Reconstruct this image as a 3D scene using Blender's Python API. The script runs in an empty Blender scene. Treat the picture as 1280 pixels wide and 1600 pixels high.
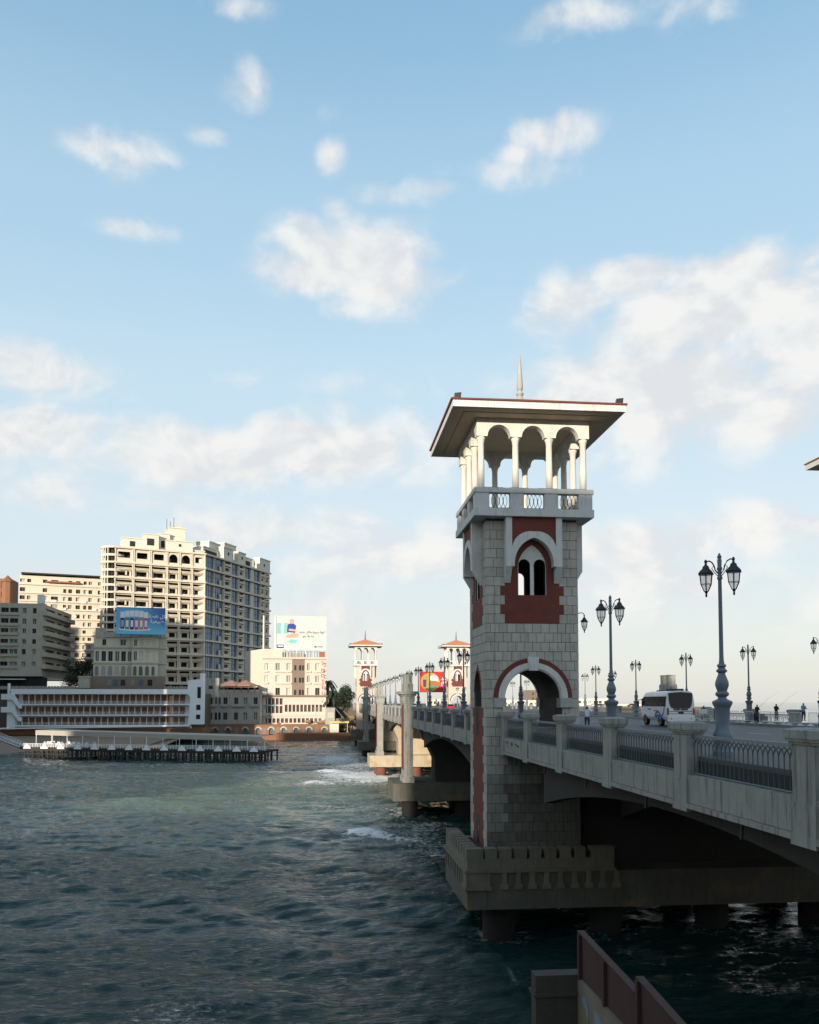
import bpy, math, random
import numpy as np
from mathutils import Vector, Matrix
random.seed(7)
S = bpy.context.scene
COL = S.collection
PI = math.pi
# ------------------------------------------------------------------ camera
# metres; x = across the bridge, y = along the bridge, z = height above the eye of the viewer
YAW, PITCH, FPX, SHY = 0.0984, 0.0561, 1333.6, 221.44
cd = bpy.data.cameras.new('camera'); cam = bpy.data.objects.new('camera', cd); COL.objects.link(cam)
cd.sensor_width = 36.0; cd.sensor_fit = 'AUTO'; cd.lens = FPX * 36 / 1600
cd.shift_y = SHY / 1600; cd.clip_start = 0.5; cd.clip_end = 40000
cam.location = (0, 0, 0); cam.rotation_euler = (PI / 2 + PITCH, 0, -YAW)
S.camera = cam
# ------------------------------------------------------------------ light
SUN_EL, SUN_AZ = math.radians(10.0), math.radians(180 + 27)      # azimuth clockwise from +y: behind and to the left of the viewer
sdir = Vector((math.sin(SUN_AZ) * math.cos(SUN_EL), math.cos(SUN_AZ) * math.cos(SUN_EL), math.sin(SUN_EL)))
sl = bpy.data.lights.new('sun', 'SUN'); sl.energy = 3.2; sl.angle = math.radians(0.6); sl.color = (1.0, 0.86, 0.70)
so = bpy.data.objects.new('sun', sl); COL.objects.link(so)
so.rotation_euler = sdir.to_track_quat('Z', 'Y').to_euler()
S.view_settings.view_transform = 'Standard'; S.view_settings.look = 'None'
S.view_settings.exposure = 0.97; S.view_settings.gamma = 1.0; S.view_settings.use_curve_mapping = False
S.render.engine = 'CYCLES'; S.cycles.max_bounces = 6; S.cycles.diffuse_bounces = 3; S.cycles.glossy_bounces = 3
S.cycles.transmission_bounces = 4; S.cycles.use_denoising = True; S.cycles.sample_clamp_indirect = 4.0


def ray(X, Y):
    """direction through a point of the 1280x1600 view"""
    u = X - 640; v = 800 + SHY - Y
    d = FPX * math.cos(PITCH) - v * math.sin(PITCH); h = FPX * math.sin(PITCH) + v * math.cos(PITCH)
    return Vector((u * math.cos(YAW) + d * math.sin(YAW), -u * math.sin(YAW) + d * math.cos(YAW), h))


def at(X, Y, y):
    r = ray(X, Y); return r * (y / r.y)


WATER = -17.5
# ------------------------------------------------------------------ world
W = bpy.data.worlds.new('World'); S.world = W; W.use_nodes = True
nt = W.node_tree; N = nt.nodes; LK = nt.links; N.clear()


def nn(tree, typ, **kw):
    n = tree.nodes.new(typ)
    for k, v in kw.items():
        if k.startswith('i_'):
            key = k[2:]; n.inputs[int(key) if key.isdigit() else key.replace('_', ' ')].default_value = v
        else: setattr(n, k, v)
    return n


def mth(tree, op, a, b=None, c=None, clamp=False):
    n = tree.nodes.new('ShaderNodeMath'); n.operation = op; n.use_clamp = clamp
    for i, v in enumerate((a, b, c)):
        if v is None: continue
        if isinstance(v, (int, float)): n.inputs[i].default_value = v
        else: tree.links.new(v, n.inputs[i])
    return n.outputs[0]


def mixc(tree, fac, a, b, typ='MIX'):
    n = tree.nodes.new('ShaderNodeMix'); n.data_type = 'RGBA'; n.blend_type = typ
    for i, v in ((0, fac), (6, a), (7, b)):
        if isinstance(v, (int, float)): n.inputs[i].default_value = v
        elif isinstance(v, tuple): n.inputs[i].default_value = v if len(v) == 4 else (*v, 1)
        else: tree.links.new(v, n.inputs[i])
    return n.outputs[2]


def smooth(tree, v, lo, hi):
    n = tree.nodes.new('ShaderNodeMapRange'); n.interpolation_type = 'SMOOTHSTEP'
    n.inputs[1].default_value = lo; n.inputs[2].default_value = hi
    tree.links.new(v, n.inputs[0]); return n.outputs[0]


sky = nn(nt, 'ShaderNodeTexSky', sky_type='NISHITA', sun_disc=False, sun_elevation=SUN_EL, sun_rotation=SUN_AZ,
         altitude=0.0, air_density=1.0, dust_density=1.0, ozone_density=1.0)
tc = nn(nt, 'ShaderNodeTexCoord'); sep = nn(nt, 'ShaderNodeSeparateXYZ'); LK.new(tc.outputs['Generated'], sep.inputs[0])
az = mth(nt, 'MULTIPLY', mth(nt, 'ARCTAN2', sep.outputs[0], sep.outputs[1]), 180 / PI)
el = mth(nt, 'MULTIPLY', mth(nt, 'ARCSINE', sep.outputs[2]), 180 / PI)
comb = nn(nt, 'ShaderNodeCombineXYZ'); LK.new(az, comb.inputs[0]); LK.new(mth(nt, 'MULTIPLY', el, 1.35), comb.inputs[1])
nz = nn(nt, 'ShaderNodeTexNoise', i_Scale=0.17, i_Detail=8.0, i_Roughness=0.54, i_Distortion=0.3); LK.new(comb.outputs[0], nz.inputs['Vector'])
nz2 = nn(nt, 'ShaderNodeTexNoise', i_Scale=0.035, i_Detail=3.0, i_Roughness=0.5); LK.new(comb.outputs[0], nz2.inputs['Vector'])
CLOUDS = [(190, 240, 75, 38, .62), (215, 360, 60, 18, .5), (395, 140, 42, 50, .55), (370, 600, 50, 22, .5), (560, 415, 125, 62, 1.05),
          (530, 480, 65, 30, .7), (660, 400, 70, 28, .7), (860, 215, 70, 36, .68), (765, 265, 110, 36, .62), (620, 305, 70, 22, .5),
          (515, 245, 24, 30, .5), (525, 330, 30, 30, .45), (60, 585, 120, 45, .8), (50, 680, 140, 60, .85), (330, 710, 190, 48, 1.0),
          (530, 700, 160, 55, 1.0), (1080, 500, 190, 70, 1.0), (1150, 420, 120, 36, .9), (1060, 600, 220, 80, 1.0), (1260, 560, 110, 90, 1.0),
          (1110, 840, 230, 45, .85), (600, 870, 170, 60, .75), (980, 910, 330, 60, .6), (200, 790, 260, 40, .4), (500, 970, 240, 60, .45),
          (930, 25, 120, 40, .5), (1090, 20, 70, 45, .5), (360, 8, 60, 26, .5), (1200, 960, 200, 50, .45), (1265, 408, 16, 12, .6), (700, 292, 80, 22, .62), (800, 245, 60, 26, .66), (885, 195, 26, 28, .72), (640, 430, 120, 40, .6), (490, 440, 60, 40, .9), (480, 360, 40, 30, .5), (250, 250, 60, 22, .5), (500, 170, 26, 26, .45), (330, 215, 40, 20, .42), (1000, 690, 300, 60, .6), (60, 760, 200, 50, .55), (900, 480, 80, 50, .8), (1000, 440, 90, 40, .85), (1230, 640, 160, 60, .8), (640, 600, 220, 30, .35), (450, 830, 200, 40, .6), (820, 860, 260, 50, .6),
          (-260, 500, 190, 90, .9), (-330, 760, 230, 60, .9), (1500, 300, 190, 60, .8), (1620, 620, 240, 90, 1.0), (1900, 850, 300, 60, .9)]
mask = None
for (X, Y, rx, ry, am) in CLOUDS:
    r = ray(X, Y).normalized(); a0 = math.degrees(math.atan2(r.x, r.y)); e0 = math.degrees(math.asin(r.z))
    rr = ray(X + rx, Y).normalized(); ra = abs(math.degrees(math.atan2(rr.x, rr.y)) - a0)
    r2 = ray(X, Y - ry).normalized(); re = abs(math.degrees(math.asin(r2.z)) - e0)
    da = mth(nt, 'DIVIDE', mth(nt, 'SUBTRACT', az, a0), ra); de = mth(nt, 'DIVIDE', mth(nt, 'SUBTRACT', el, e0), re)
    q = mth(nt, 'ADD', mth(nt, 'MULTIPLY', da, da), mth(nt, 'MULTIPLY', de, de))
    g = mth(nt, 'MULTIPLY', mth(nt, 'EXPONENT', mth(nt, 'MULTIPLY', q, -0.8)), am)
    mask = g if mask is None else mth(nt, 'MAXIMUM', mask, g)
# away from the view: the same kind of broken cloud, driven by noise alone
daz = mth(nt, 'ABSOLUTE', mth(nt, 'SUBTRACT', az, math.degrees(YAW)))
outw = mth(nt, 'MAXIMUM', smooth(nt, daz, 40, 60), smooth(nt, el, 45, 60))
rest = mth(nt, 'MULTIPLY', mth(nt, 'MULTIPLY', outw, smooth(nt, nz2.outputs[0], .48, .62)), .9)
mask = mth(nt, 'MAXIMUM', mask, rest)
dens = mth(nt, 'ADD', mask, mth(nt, 'MULTIPLY', mth(nt, 'SUBTRACT', nz.outputs[0], 0.5), 1.9))
cl = smooth(nt, dens, 0.12, 0.80)
gate = smooth(nt, mask, 0.04, 0.34)
cl = mth(nt, 'MULTIPLY', mth(nt, 'MULTIPLY', cl, gate), .84)
# lit tops, greyer bases: compare the density a little higher up
comb2 = nn(nt, 'ShaderNodeCombineXYZ'); LK.new(mth(nt, 'SUBTRACT', az, 1.2), comb2.inputs[0]); LK.new(mth(nt, 'MULTIPLY', mth(nt, 'ADD', el, 1.4), 1.35), comb2.inputs[1])
nz3 = nn(nt, 'ShaderNodeTexNoise', i_Scale=0.16, i_Detail=5.0, i_Roughness=0.55, i_Distortion=0.35); LK.new(comb2.outputs[0], nz3.inputs['Vector'])
lit = smooth(nt, mth(nt, 'SUBTRACT', nz.outputs[0], nz3.outputs[0]), -0.12, 0.12)
SKY_GAIN = 0.14
K = 1 / SKY_GAIN / 2 ** 0.85
ccol = mixc(nt, lit, tuple(K * v for v in (.72, .715, .725)), tuple(K * v for v in (.89, .865, .825)))
rampn = nn(nt, 'ShaderNodeValToRGB'); LK.new(mth(nt, 'DIVIDE', mth(nt, 'ADD', el, 5.0), 65.0, clamp=True), rampn.inputs[0])
cr = rampn.color_ramp; cr.interpolation = 'EASE'
RAMP = [(-5, (.58, .60, .61)), (0.5, (.69, .685, .665)), (5, (.68, .70, .705)), (11, (.635, .725, .78)), (19, (.545, .70, .80)), (29, (.425, .62, .77)), (42, (.275, .49, .675)), (60, (.15, .34, .56))]
for i, (e, c) in enumerate(RAMP):
    el_ = cr.elements[i] if i < 2 else cr.elements.new((e + 5) / 65)
    el_.position = (e + 5) / 65; el_.color = (*c, 1)
hazec = nn(nt, 'ShaderNodeVectorMath', operation='SCALE'); LK.new(rampn.outputs[0], hazec.inputs[0]); hazec.inputs['Scale'].default_value = K
hz = mth(nt, 'MULTIPLY_ADD', smooth(nt, el, 20.0, 60.0), -.45, .90)
base = mixc(nt, 1.0, sky.outputs[0], (.95, 1.05, 1.1), 'MULTIPLY')
low = mixc(nt, hz, base, hazec.outputs[0])
fin = mixc(nt, cl, low, ccol)
bg = nn(nt, 'ShaderNodeBackground'); bg.inputs[1].default_value = SKY_GAIN; LK.new(fin, bg.inputs[0])
wo = nn(nt, 'ShaderNodeOutputWorld'); LK.new(bg.outputs[0], wo.inputs[0])
W.cycles.sampling_method = 'MANUAL'; W.cycles.sample_map_resolution = 512

# ------------------------------------------------------------------ materials
MATS = {}


def mat(name, col, rough=.8, var=.18, scale=1.2, streak=0.0, streak_col=None, metal=0.0, bump=0.0, bscale=20., spec=.4, obvar=0.0,
        stain=None, stain_amt=0.0, emit=None, fine=0.0):
    m = bpy.data.materials.new(name); m.use_nodes = True; t = m.node_tree; b = t.nodes['Principled BSDF']
    b.inputs['Roughness'].default_value = rough; b.inputs['Metallic'].default_value = metal
    b.inputs['Specular IOR Level'].default_value = spec
    geo = t.nodes.new('ShaderNodeNewGeometry')
    n1 = nn(t, 'ShaderNodeTexNoise', i_Scale=scale, i_Detail=6.0, i_Roughness=.6); t.links.new(geo.outputs[0], n1.inputs['Vector'])
    f = mth(t, 'MULTIPLY_ADD', mth(t, 'SUBTRACT', n1.outputs[0], .5), var * 3, 1.0)
    if fine:
        n4 = nn(t, 'ShaderNodeTexNoise', i_Scale=scale * 14, i_Detail=3.0); t.links.new(geo.outputs[0], n4.inputs['Vector'])
        f = mth(t, 'MULTIPLY', f, mth(t, 'MULTIPLY_ADD', mth(t, 'SUBTRACT', n4.outputs[0], .5), fine * 3, 1.0))
    if obvar:
        oi = t.nodes.new('ShaderNodeObjectInfo'); f = mth(t, 'MULTIPLY', f, mth(t, 'MULTIPLY_ADD', oi.outputs['Random'], obvar * 2, 1 - obvar))
    vm = t.nodes.new('ShaderNodeVectorMath'); vm.operation = 'SCALE'; vm.inputs[0].default_value = col[:3]; t.links.new(f, vm.inputs['Scale'])
    c = vm.outputs[0]
    if streak:
        mp = nn(t, 'ShaderNodeMapping'); mp.inputs['Scale'].default_value = (2.2, 2.2, .16); t.links.new(geo.outputs[0], mp.inputs[0])
        n2 = nn(t, 'ShaderNodeTexNoise', i_Scale=1.6, i_Detail=5.0, i_Roughness=.65); t.links.new(mp.outputs[0], n2.inputs['Vector'])
        sm = smooth(t, n2.outputs[0], .50, .72)
        c = mixc(t, mth(t, 'MULTIPLY', sm, streak), c, streak_col or (.05, .045, .035))
    if stain:
        n3 = nn(t, 'ShaderNodeTexNoise', i_Scale=.45, i_Detail=5.0, i_Roughness=.6); t.links.new(geo.outputs[0], n3.inputs['Vector'])
        c = mixc(t, mth(t, 'MULTIPLY', smooth(t, n3.outputs[0], .52, .66), stain_amt), c, stain)
    t.links.new(c, b.inputs['Base Color'])
    if bump:
        nb = nn(t, 'ShaderNodeTexNoise', i_Scale=bscale, i_Detail=4.0); t.links.new(geo.outputs[0], nb.inputs['Vector'])
        bp = nn(t, 'ShaderNodeBump'); bp.inputs['Strength'].default_value = bump; bp.inputs['Distance'].default_value = .02
        t.links.new(nb.outputs[0], bp.inputs['Height']); t.links.new(bp.outputs[0], b.inputs['Normal'])
    if emit: b.inputs['Emission Color'].default_value = (*emit, 1); b.inputs['Emission Strength'].default_value = 1.0
    MATS[name] = m; return m


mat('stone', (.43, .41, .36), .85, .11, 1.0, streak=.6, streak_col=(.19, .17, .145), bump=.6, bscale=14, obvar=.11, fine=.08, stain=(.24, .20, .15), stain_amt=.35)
mat('stone_halfshade', (.27, .26, .23), .8, .15, 1.0, streak=.6, streak_col=(.11, .1, .085), bump=.6, bscale=14, obvar=.15, fine=.09)  # in-between step: part of the under-deck shade put into the stone colour
mat('stone_shade', (.155, .147, .125), .8, .18, 1.0, streak=.6, streak_col=(.07, .065, .05), bump=.6, bscale=14, obvar=.17, fine=.09)  # lower blocks: shade below the deck put into the stone colour
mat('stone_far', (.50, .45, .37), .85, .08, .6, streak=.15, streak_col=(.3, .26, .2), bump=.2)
mat('mortar', (.085, .08, .07), .95, .2, 2.0)
mat('white_trim', (.60, .60, .58), .7, .09, 1.2, streak=.6, streak_col=(.36, .345, .31), fine=.06, stain=(.42, .39, .33), stain_amt=.4, bump=.2, bscale=8)
mat('column_white', (.64, .61, .54), .7, .1, 1.2, streak=.45, streak_col=(.42, .37, .29), fine=.05, bump=.2, bscale=8)
mat('impost', (.36, .36, .34), .8, .14, 2.0, streak=.5, streak_col=(.2, .19, .17))
mat('concrete', (.285, .29, .262), .85, .22, .9, streak=.95, streak_col=(.10, .095, .07), bump=.5, bscale=9, fine=.09, stain=(.17, .16, .13), stain_amt=.5)
mat('concrete_cap', (.29, .285, .26), .85, .2, 2.0, streak=.4, bump=.5, bscale=12)
mat('concrete_dark', (.04, .039, .034), .9, .2, .5, streak=.8, streak_col=(.05, .05, .04), bump=.4, bscale=6)  # shade under the deck put into a near-black concrete colour
mat('concrete_shade', (.105, .1, .083), .8, .25, .5, streak=.7, streak_col=(.06, .055, .04), stain=(.22, .15, .06), stain_amt=.5, bump=.4, bscale=6)  # pile caps out of the sun: shade put into the base colour, brown stains added
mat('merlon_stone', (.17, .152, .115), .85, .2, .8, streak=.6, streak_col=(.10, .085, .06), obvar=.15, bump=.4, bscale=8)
mat('pile_dark', (.014, .013, .012), .8, .3, .7)  # piles under the caps: shade put into a near-black colour
mat('concrete_sunny', (.42, .36, .26), .85, .2, .6, streak=.4, streak_col=(.2, .15, .08), stain=(.30, .18, .05), stain_amt=.55, bump=.3, bscale=6)  # sunlit copy of the pier concrete: sunlight put into the colour
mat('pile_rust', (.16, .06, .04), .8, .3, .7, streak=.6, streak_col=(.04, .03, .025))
mat('soffit', (.50, .40, .28), .8, .1, .7, streak=0)
mat('tile_dark', (.17, .055, .038), .8, .2, 2.0)
mat('tile', (.40, .17, .09), .8, .2, 2.0, bump=.4)
mat('iron', (.035, .037, .042), .5, .2, 4.0, metal=.2)
mat('rail_paint', (.17, .205, .24), .45, .12, 5.0)
mat('loop_paint', (.075, .085, .10), .5, .15, 6.0)
mat('lamp_paint', (.13, .165, .20), .45, .14, 3.0, streak=.25, streak_col=(.09, .10, .11))
mat('lamp_black', (.02, .022, .025), .4, .1, 3.0)
mat('asphalt', (.052, .055, .064), .6, .2, .35, spec=.3, fine=.1)
mat('pavement', (.085, .083, .08), .75, .2, .8)
mat('kerb', (.22, .21, .19), .8, .2, 1.5)
mat('line_paint', (.6, .6, .57), .7, .15, 2.0)
mat('dark_void', (.012, .012, .013), .7, .2, 1.0)
mat('rust_steel', (.06, .028, .024), .75, .2, 2.0, streak=.5, streak_col=(.05, .03, .025))


def brick_mat():
    m = bpy.data.materials.new('red_brick'); m.use_nodes = True; t = m.node_tree; b = t.nodes['Principled BSDF']
    b.inputs['Roughness'].default_value = .8
    geo = t.nodes.new('ShaderNodeNewGeometry'); sp = t.nodes.new('ShaderNodeSeparateXYZ'); t.links.new(geo.outputs[0], sp.inputs[0])
    cb = t.nodes.new('ShaderNodeCombineXYZ'); t.links.new(mth(t, 'ADD', sp.outputs[0], sp.outputs[1]), cb.inputs[0]); t.links.new(sp.outputs[2], cb.inputs[1])
    br = nn(t, 'ShaderNodeTexBrick'); t.links.new(cb.outputs[0], br.inputs[0])
    br.inputs['Color1'].default_value = (.20, .040, .022, 1); br.inputs['Color2'].default_value = (.165, .033, .019, 1); br.inputs['Mortar'].default_value = (.10, .03, .026, 1)
    br.inputs['Scale'].default_value = 1.0; br.inputs['Mortar Size'].default_value = .012; br.inputs['Brick Width'].default_value = .26; br.inputs['Row Height'].default_value = .11
    n1 = nn(t, 'ShaderNodeTexNoise', i_Scale=.9, i_Detail=5.0); t.links.new(geo.outputs[0], n1.inputs['Vector'])
    c = mixc(t, mth(t, 'MULTIPLY', smooth(t, n1.outputs[0], .4, .65), .55), br.outputs[0], (.10, .032, .024))
    t.links.new(c, b.inputs['Base Color']); MATS['red_brick'] = m


brick_mat()


def glass_mat(name, col, rough=.15, spec=.6):
    m = bpy.data.materials.new(name); m.use_nodes = True; b = m.node_tree.nodes['Principled BSDF']
    b.inputs['Base Color'].default_value = (*col, 1); b.inputs['Roughness'].default_value = rough; b.inputs['Specular IOR Level'].default_value = spec
    MATS[name] = m


def clear_glass(name, col, alpha):
    glass_mat(name, col, .1); b = MATS[name].node_tree.nodes['Principled BSDF']; b.inputs['Alpha'].default_value = alpha


glass_mat('dark_glass', (.012, .014, .018), .12, .3)
clear_glass('lantern_glass', (.75, .78, .8), .35)

# ------------------------------------------------------------------ builders


class MB:
    def __init__(s): s.v = []; s.f = []; s.m = []; s.mi = 0

    def quad(s, *p):
        i = len(s.v); s.v.extend([tuple(q) for q in p]); s.f.append(tuple(range(i, i + len(p)))); s.m.append(s.mi)

    def hexa(s, p):   # p: 4 bottom (ccw) + 4 top
        i = len(s.v); s.v.extend([tuple(q) for q in p])
        for f in ((3, 2, 1, 0), (4, 5, 6, 7), (0, 1, 5, 4), (1, 2, 6, 5), (2, 3, 7, 6), (3, 0, 4, 7)):
            s.f.append(tuple(i + k for k in f)); s.m.append(s.mi)

    def box(s, x0, x1, y0, y1, z0, z1):
        s.hexa([(x0, y0, z0), (x1, y0, z0), (x1, y1, z0), (x0, y1, z0), (x0, y0, z1), (x1, y0, z1), (x1, y1, z1), (x0, y1, z1)])

    def fbox(s, F, u0, u1, v0, v1, w0, w1):
        """box in a face frame: u along, v up, w outwards"""
        s.hexa([F(u0, v0, w1), F(u1, v0, w1), F(u1, v0, w0), F(u0, v0, w0), F(u0, v1, w1), F(u1, v1, w1), F(u1, v1, w0), F(u0, v1, w0)])

    def fpoly(s, F, pts, w0, w1):
        """convex/any polygon in (u, v) extruded from w0 to w1"""
        n = len(pts); i = len(s.v)
        s.v.extend([tuple(F(u, v, w1)) for u, v in pts] + [tuple(F(u, v, w0)) for u, v in pts])
        s.f.append(tuple(i + k for k in range(n))); s.m.append(s.mi)
        s.f.append(tuple(i + n + k for k in reversed(range(n)))); s.m.append(s.mi)
        for k in range(n):
            k2 = (k + 1) % n; s.f.append((i + k, i + n + k, i + n + k2, i + k2)); s.m.append(s.mi)

    def strips(s, F, us, spans, w0, w1):
        """us: breakpoints; spans(u) -> [(lo, hi), ...] of solid"""
        for a, b in zip(us[:-1], us[1:]):
            m_ = (b - a) * 1e-4
            for (l0, h0), (l1, h1) in zip(spans(a + m_), spans(b - m_)):
                if h0 - l0 < 1e-4 and h1 - l1 < 1e-4: continue
                s.hexa([F(a, l0, w1), F(b, l1, w1), F(b, l1, w0), F(a, l0, w0), F(a, h0, w1), F(b, h1, w1), F(b, h1, w0), F(a, h0, w0)])

    def tube(s, pts, r, n=6, closed=False):
        pts = [Vector(p) for p in pts]; rings = []
        for k, p in enumerate(pts):
            if closed: d = pts[(k + 1) % len(pts)] - pts[k - 1]
            else: d = pts[min(k + 1, len(pts) - 1)] - pts[max(k - 1, 0)]
            d.normalize(); a = d.orthogonal().normalized() if abs(d.z) > .9 else d.cross(Vector((0, 0, 1))).normalized()
            b = d.cross(a); rr = r[k] if isinstance(r, (list, tuple)) else r
            i = len(s.v); rings.append(i)
            for j in range(n):
                t = 2 * PI * (j + .5) / n; s.v.append(tuple(p + a * math.cos(t) * rr + b * math.sin(t) * rr))
        for q in range(len(rings) - (0 if closed else 1)):
            a, b = rings[q], rings[(q + 1) % len(rings)]
            for j in range(n):
                s.f.append((a + j, a + (j + 1) % n, b + (j + 1) % n, b + j)); s.m.append(s.mi)
        if not closed:
            s.f.append(tuple(rings[0] + j for j in reversed(range(n)))); s.f.append(tuple(rings[-1] + j for j in range(n))); s.m += [s.mi, s.mi]

    def lathe(s, prof, c=(0, 0, 0), n=14, rot=0.0):
        rings = []
        for r, z in prof:
            i = len(s.v); rings.append(i)
            for j in range(n):
                t = 2 * PI * j / n + rot; s.v.append((c[0] + r * math.cos(t), c[1] + r * math.sin(t), c[2] + z))
        for a, b in zip(rings[:-1], rings[1:]):
            for j in range(n):
                s.f.append((a + j, a + (j + 1) % n, b + (j + 1) % n, b + j)); s.m.append(s.mi)
        s.f.append(tuple(rings[0] + j for j in reversed(range(n)))); s.f.append(tuple(rings[-1] + j for j in range(n))); s.m += [s.mi, s.mi]

    def mesh(s, name, mats, off=None, smooth=None):
        me = bpy.data.meshes.new(name)
        v = s.v if off is None else [(a[0] - off[0], a[1] - off[1], a[2] - off[2]) for a in s.v]
        me.from_pydata(v, [], s.f)
        for m in (mats if isinstance(mats, (list, tuple)) else [mats]): me.materials.append(MATS[m])
        if any(s.m): me.polygons.foreach_set('material_index', s.m)
        if smooth:
            me.polygons.foreach_set('use_smooth', [True] * len(me.polygons))
            me.set_sharp_from_angle(angle=math.radians(smooth))
        me.update(); return me

    def build(s, name, mats, parent=None, smooth=None, local=False, **props):
        me = s.mesh(name, mats, None if local else worldloc(parent), smooth)
        return link(name, me, parent, **props)


def worldloc(o):
    v = Vector((0, 0, 0))
    while o: v += o.location; o = o.parent
    return v


def link(name, me, parent=None, loc=None, rz=0.0, **props):
    o = bpy.data.objects.new(name, me); COL.objects.link(o); o.parent = parent
    if loc is not None: o.location = loc
    if rz: o.rotation_euler.z = rz
    for k, v in props.items(): o[k] = v
    return o


def thing(name, label, cat, loc=(0, 0, 0), rz=0.0, group=None):
    o = bpy.data.objects.new(name, None); COL.objects.link(o); o.location = loc; o.rotation_euler.z = rz
    o['label'] = label; o['category'] = cat
    if group: o['group'] = group
    return o


KIDS = {}


def copy_tree(o, loc=None, rz=None, label=None, group=None, parent=None, only=None):
    c = o.copy(); COL.objects.link(c); c.parent = parent
    if loc is not None: c.location = loc
    if rz is not None: c.rotation_euler.z = rz
    if label: c['label'] = label
    if group: c['group'] = group
    for ch in children(o): copy_tree(ch, parent=c)
    return c


def children(o):
    return [c for c in o.children]


def structure(mb, name, mats, smooth=None):
    return mb.build(name, mats, None, smooth, kind='structure')


def frame(ox, oy, ang):
    """face frame: origin, u direction at angle ang from +x; w = outward normal (u rotated by -90 deg)"""
    cu, su = math.cos(ang), math.sin(ang)
    return lambda u, v, w: (ox + u * cu + w * su, oy + u * su - w * cu, v)


def arc_us(c, r, n, lo, hi):
    us = sorted(set([lo, hi] + [c + r * math.cos(PI * k / n) for k in range(n + 1)]))
    return [u for u in us if lo - 1e-6 <= u <= hi + 1e-6]


def pointed(u, c, hw, spring, rise):
    t = min(1.0, abs(u - c) / hw)
    # two-centred arch
    R = (hw * hw + rise * rise) / (2 * hw); cx = R - hw
    return spring + math.sqrt(max(0.0, R * R - (t * hw + cx) ** 2))


def roundarch(u, c, r, spring):
    return spring + math.sqrt(max(0.0, r * r - (u - c) ** 2))
# ------------------------------------------------------------------ towers
TX, TY, TH = 15.9, 68.1, 3.61
PC = [-0.3, 68.1, 136.5, 204.9, 273.3, 341.7, 410.0]       # pier centres
MIRX = 68.6                                                # x of the seaward side = MIRX - x
ROWS = [6.03 + .724 * k for k in range(-24, 12)]


def clip(poly, a, b, c):
    """keep a*u + b*v >= c"""
    out = []
    for k in range(len(poly)):
        p, q = poly[k], poly[(k + 1) % len(poly)]
        dp, dq = a * p[0] + b * p[1] - c, a * q[0] + b * q[1] - c
        if dp >= 0: out.append(p)
        if (dp >= 0) != (dq >= 0):
            t = dp / (dp - dq); out.append((p[0] + t * (q[0] - p[0]), p[1] + t * (q[1] - p[1])))
    return out


def tower_faces(cx, cy, mir):
    """frames for front, left (bay side), back, right"""
    return [frame(cx, cy - TH, 0), frame(cx - TH, cy, -PI / 2), frame(cx, cy + TH, PI), frame(cx + TH, cy, PI / 2)]


RED_ROWS = [(ROWS[24], ROWS[25], 2.15), (ROWS[25], ROWS[26], 2.5), (ROWS[26], ROWS[27], 2.15), (ROWS[27], ROWS[28], 2.5), (ROWS[28], ROWS[29], 2.15)]


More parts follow.
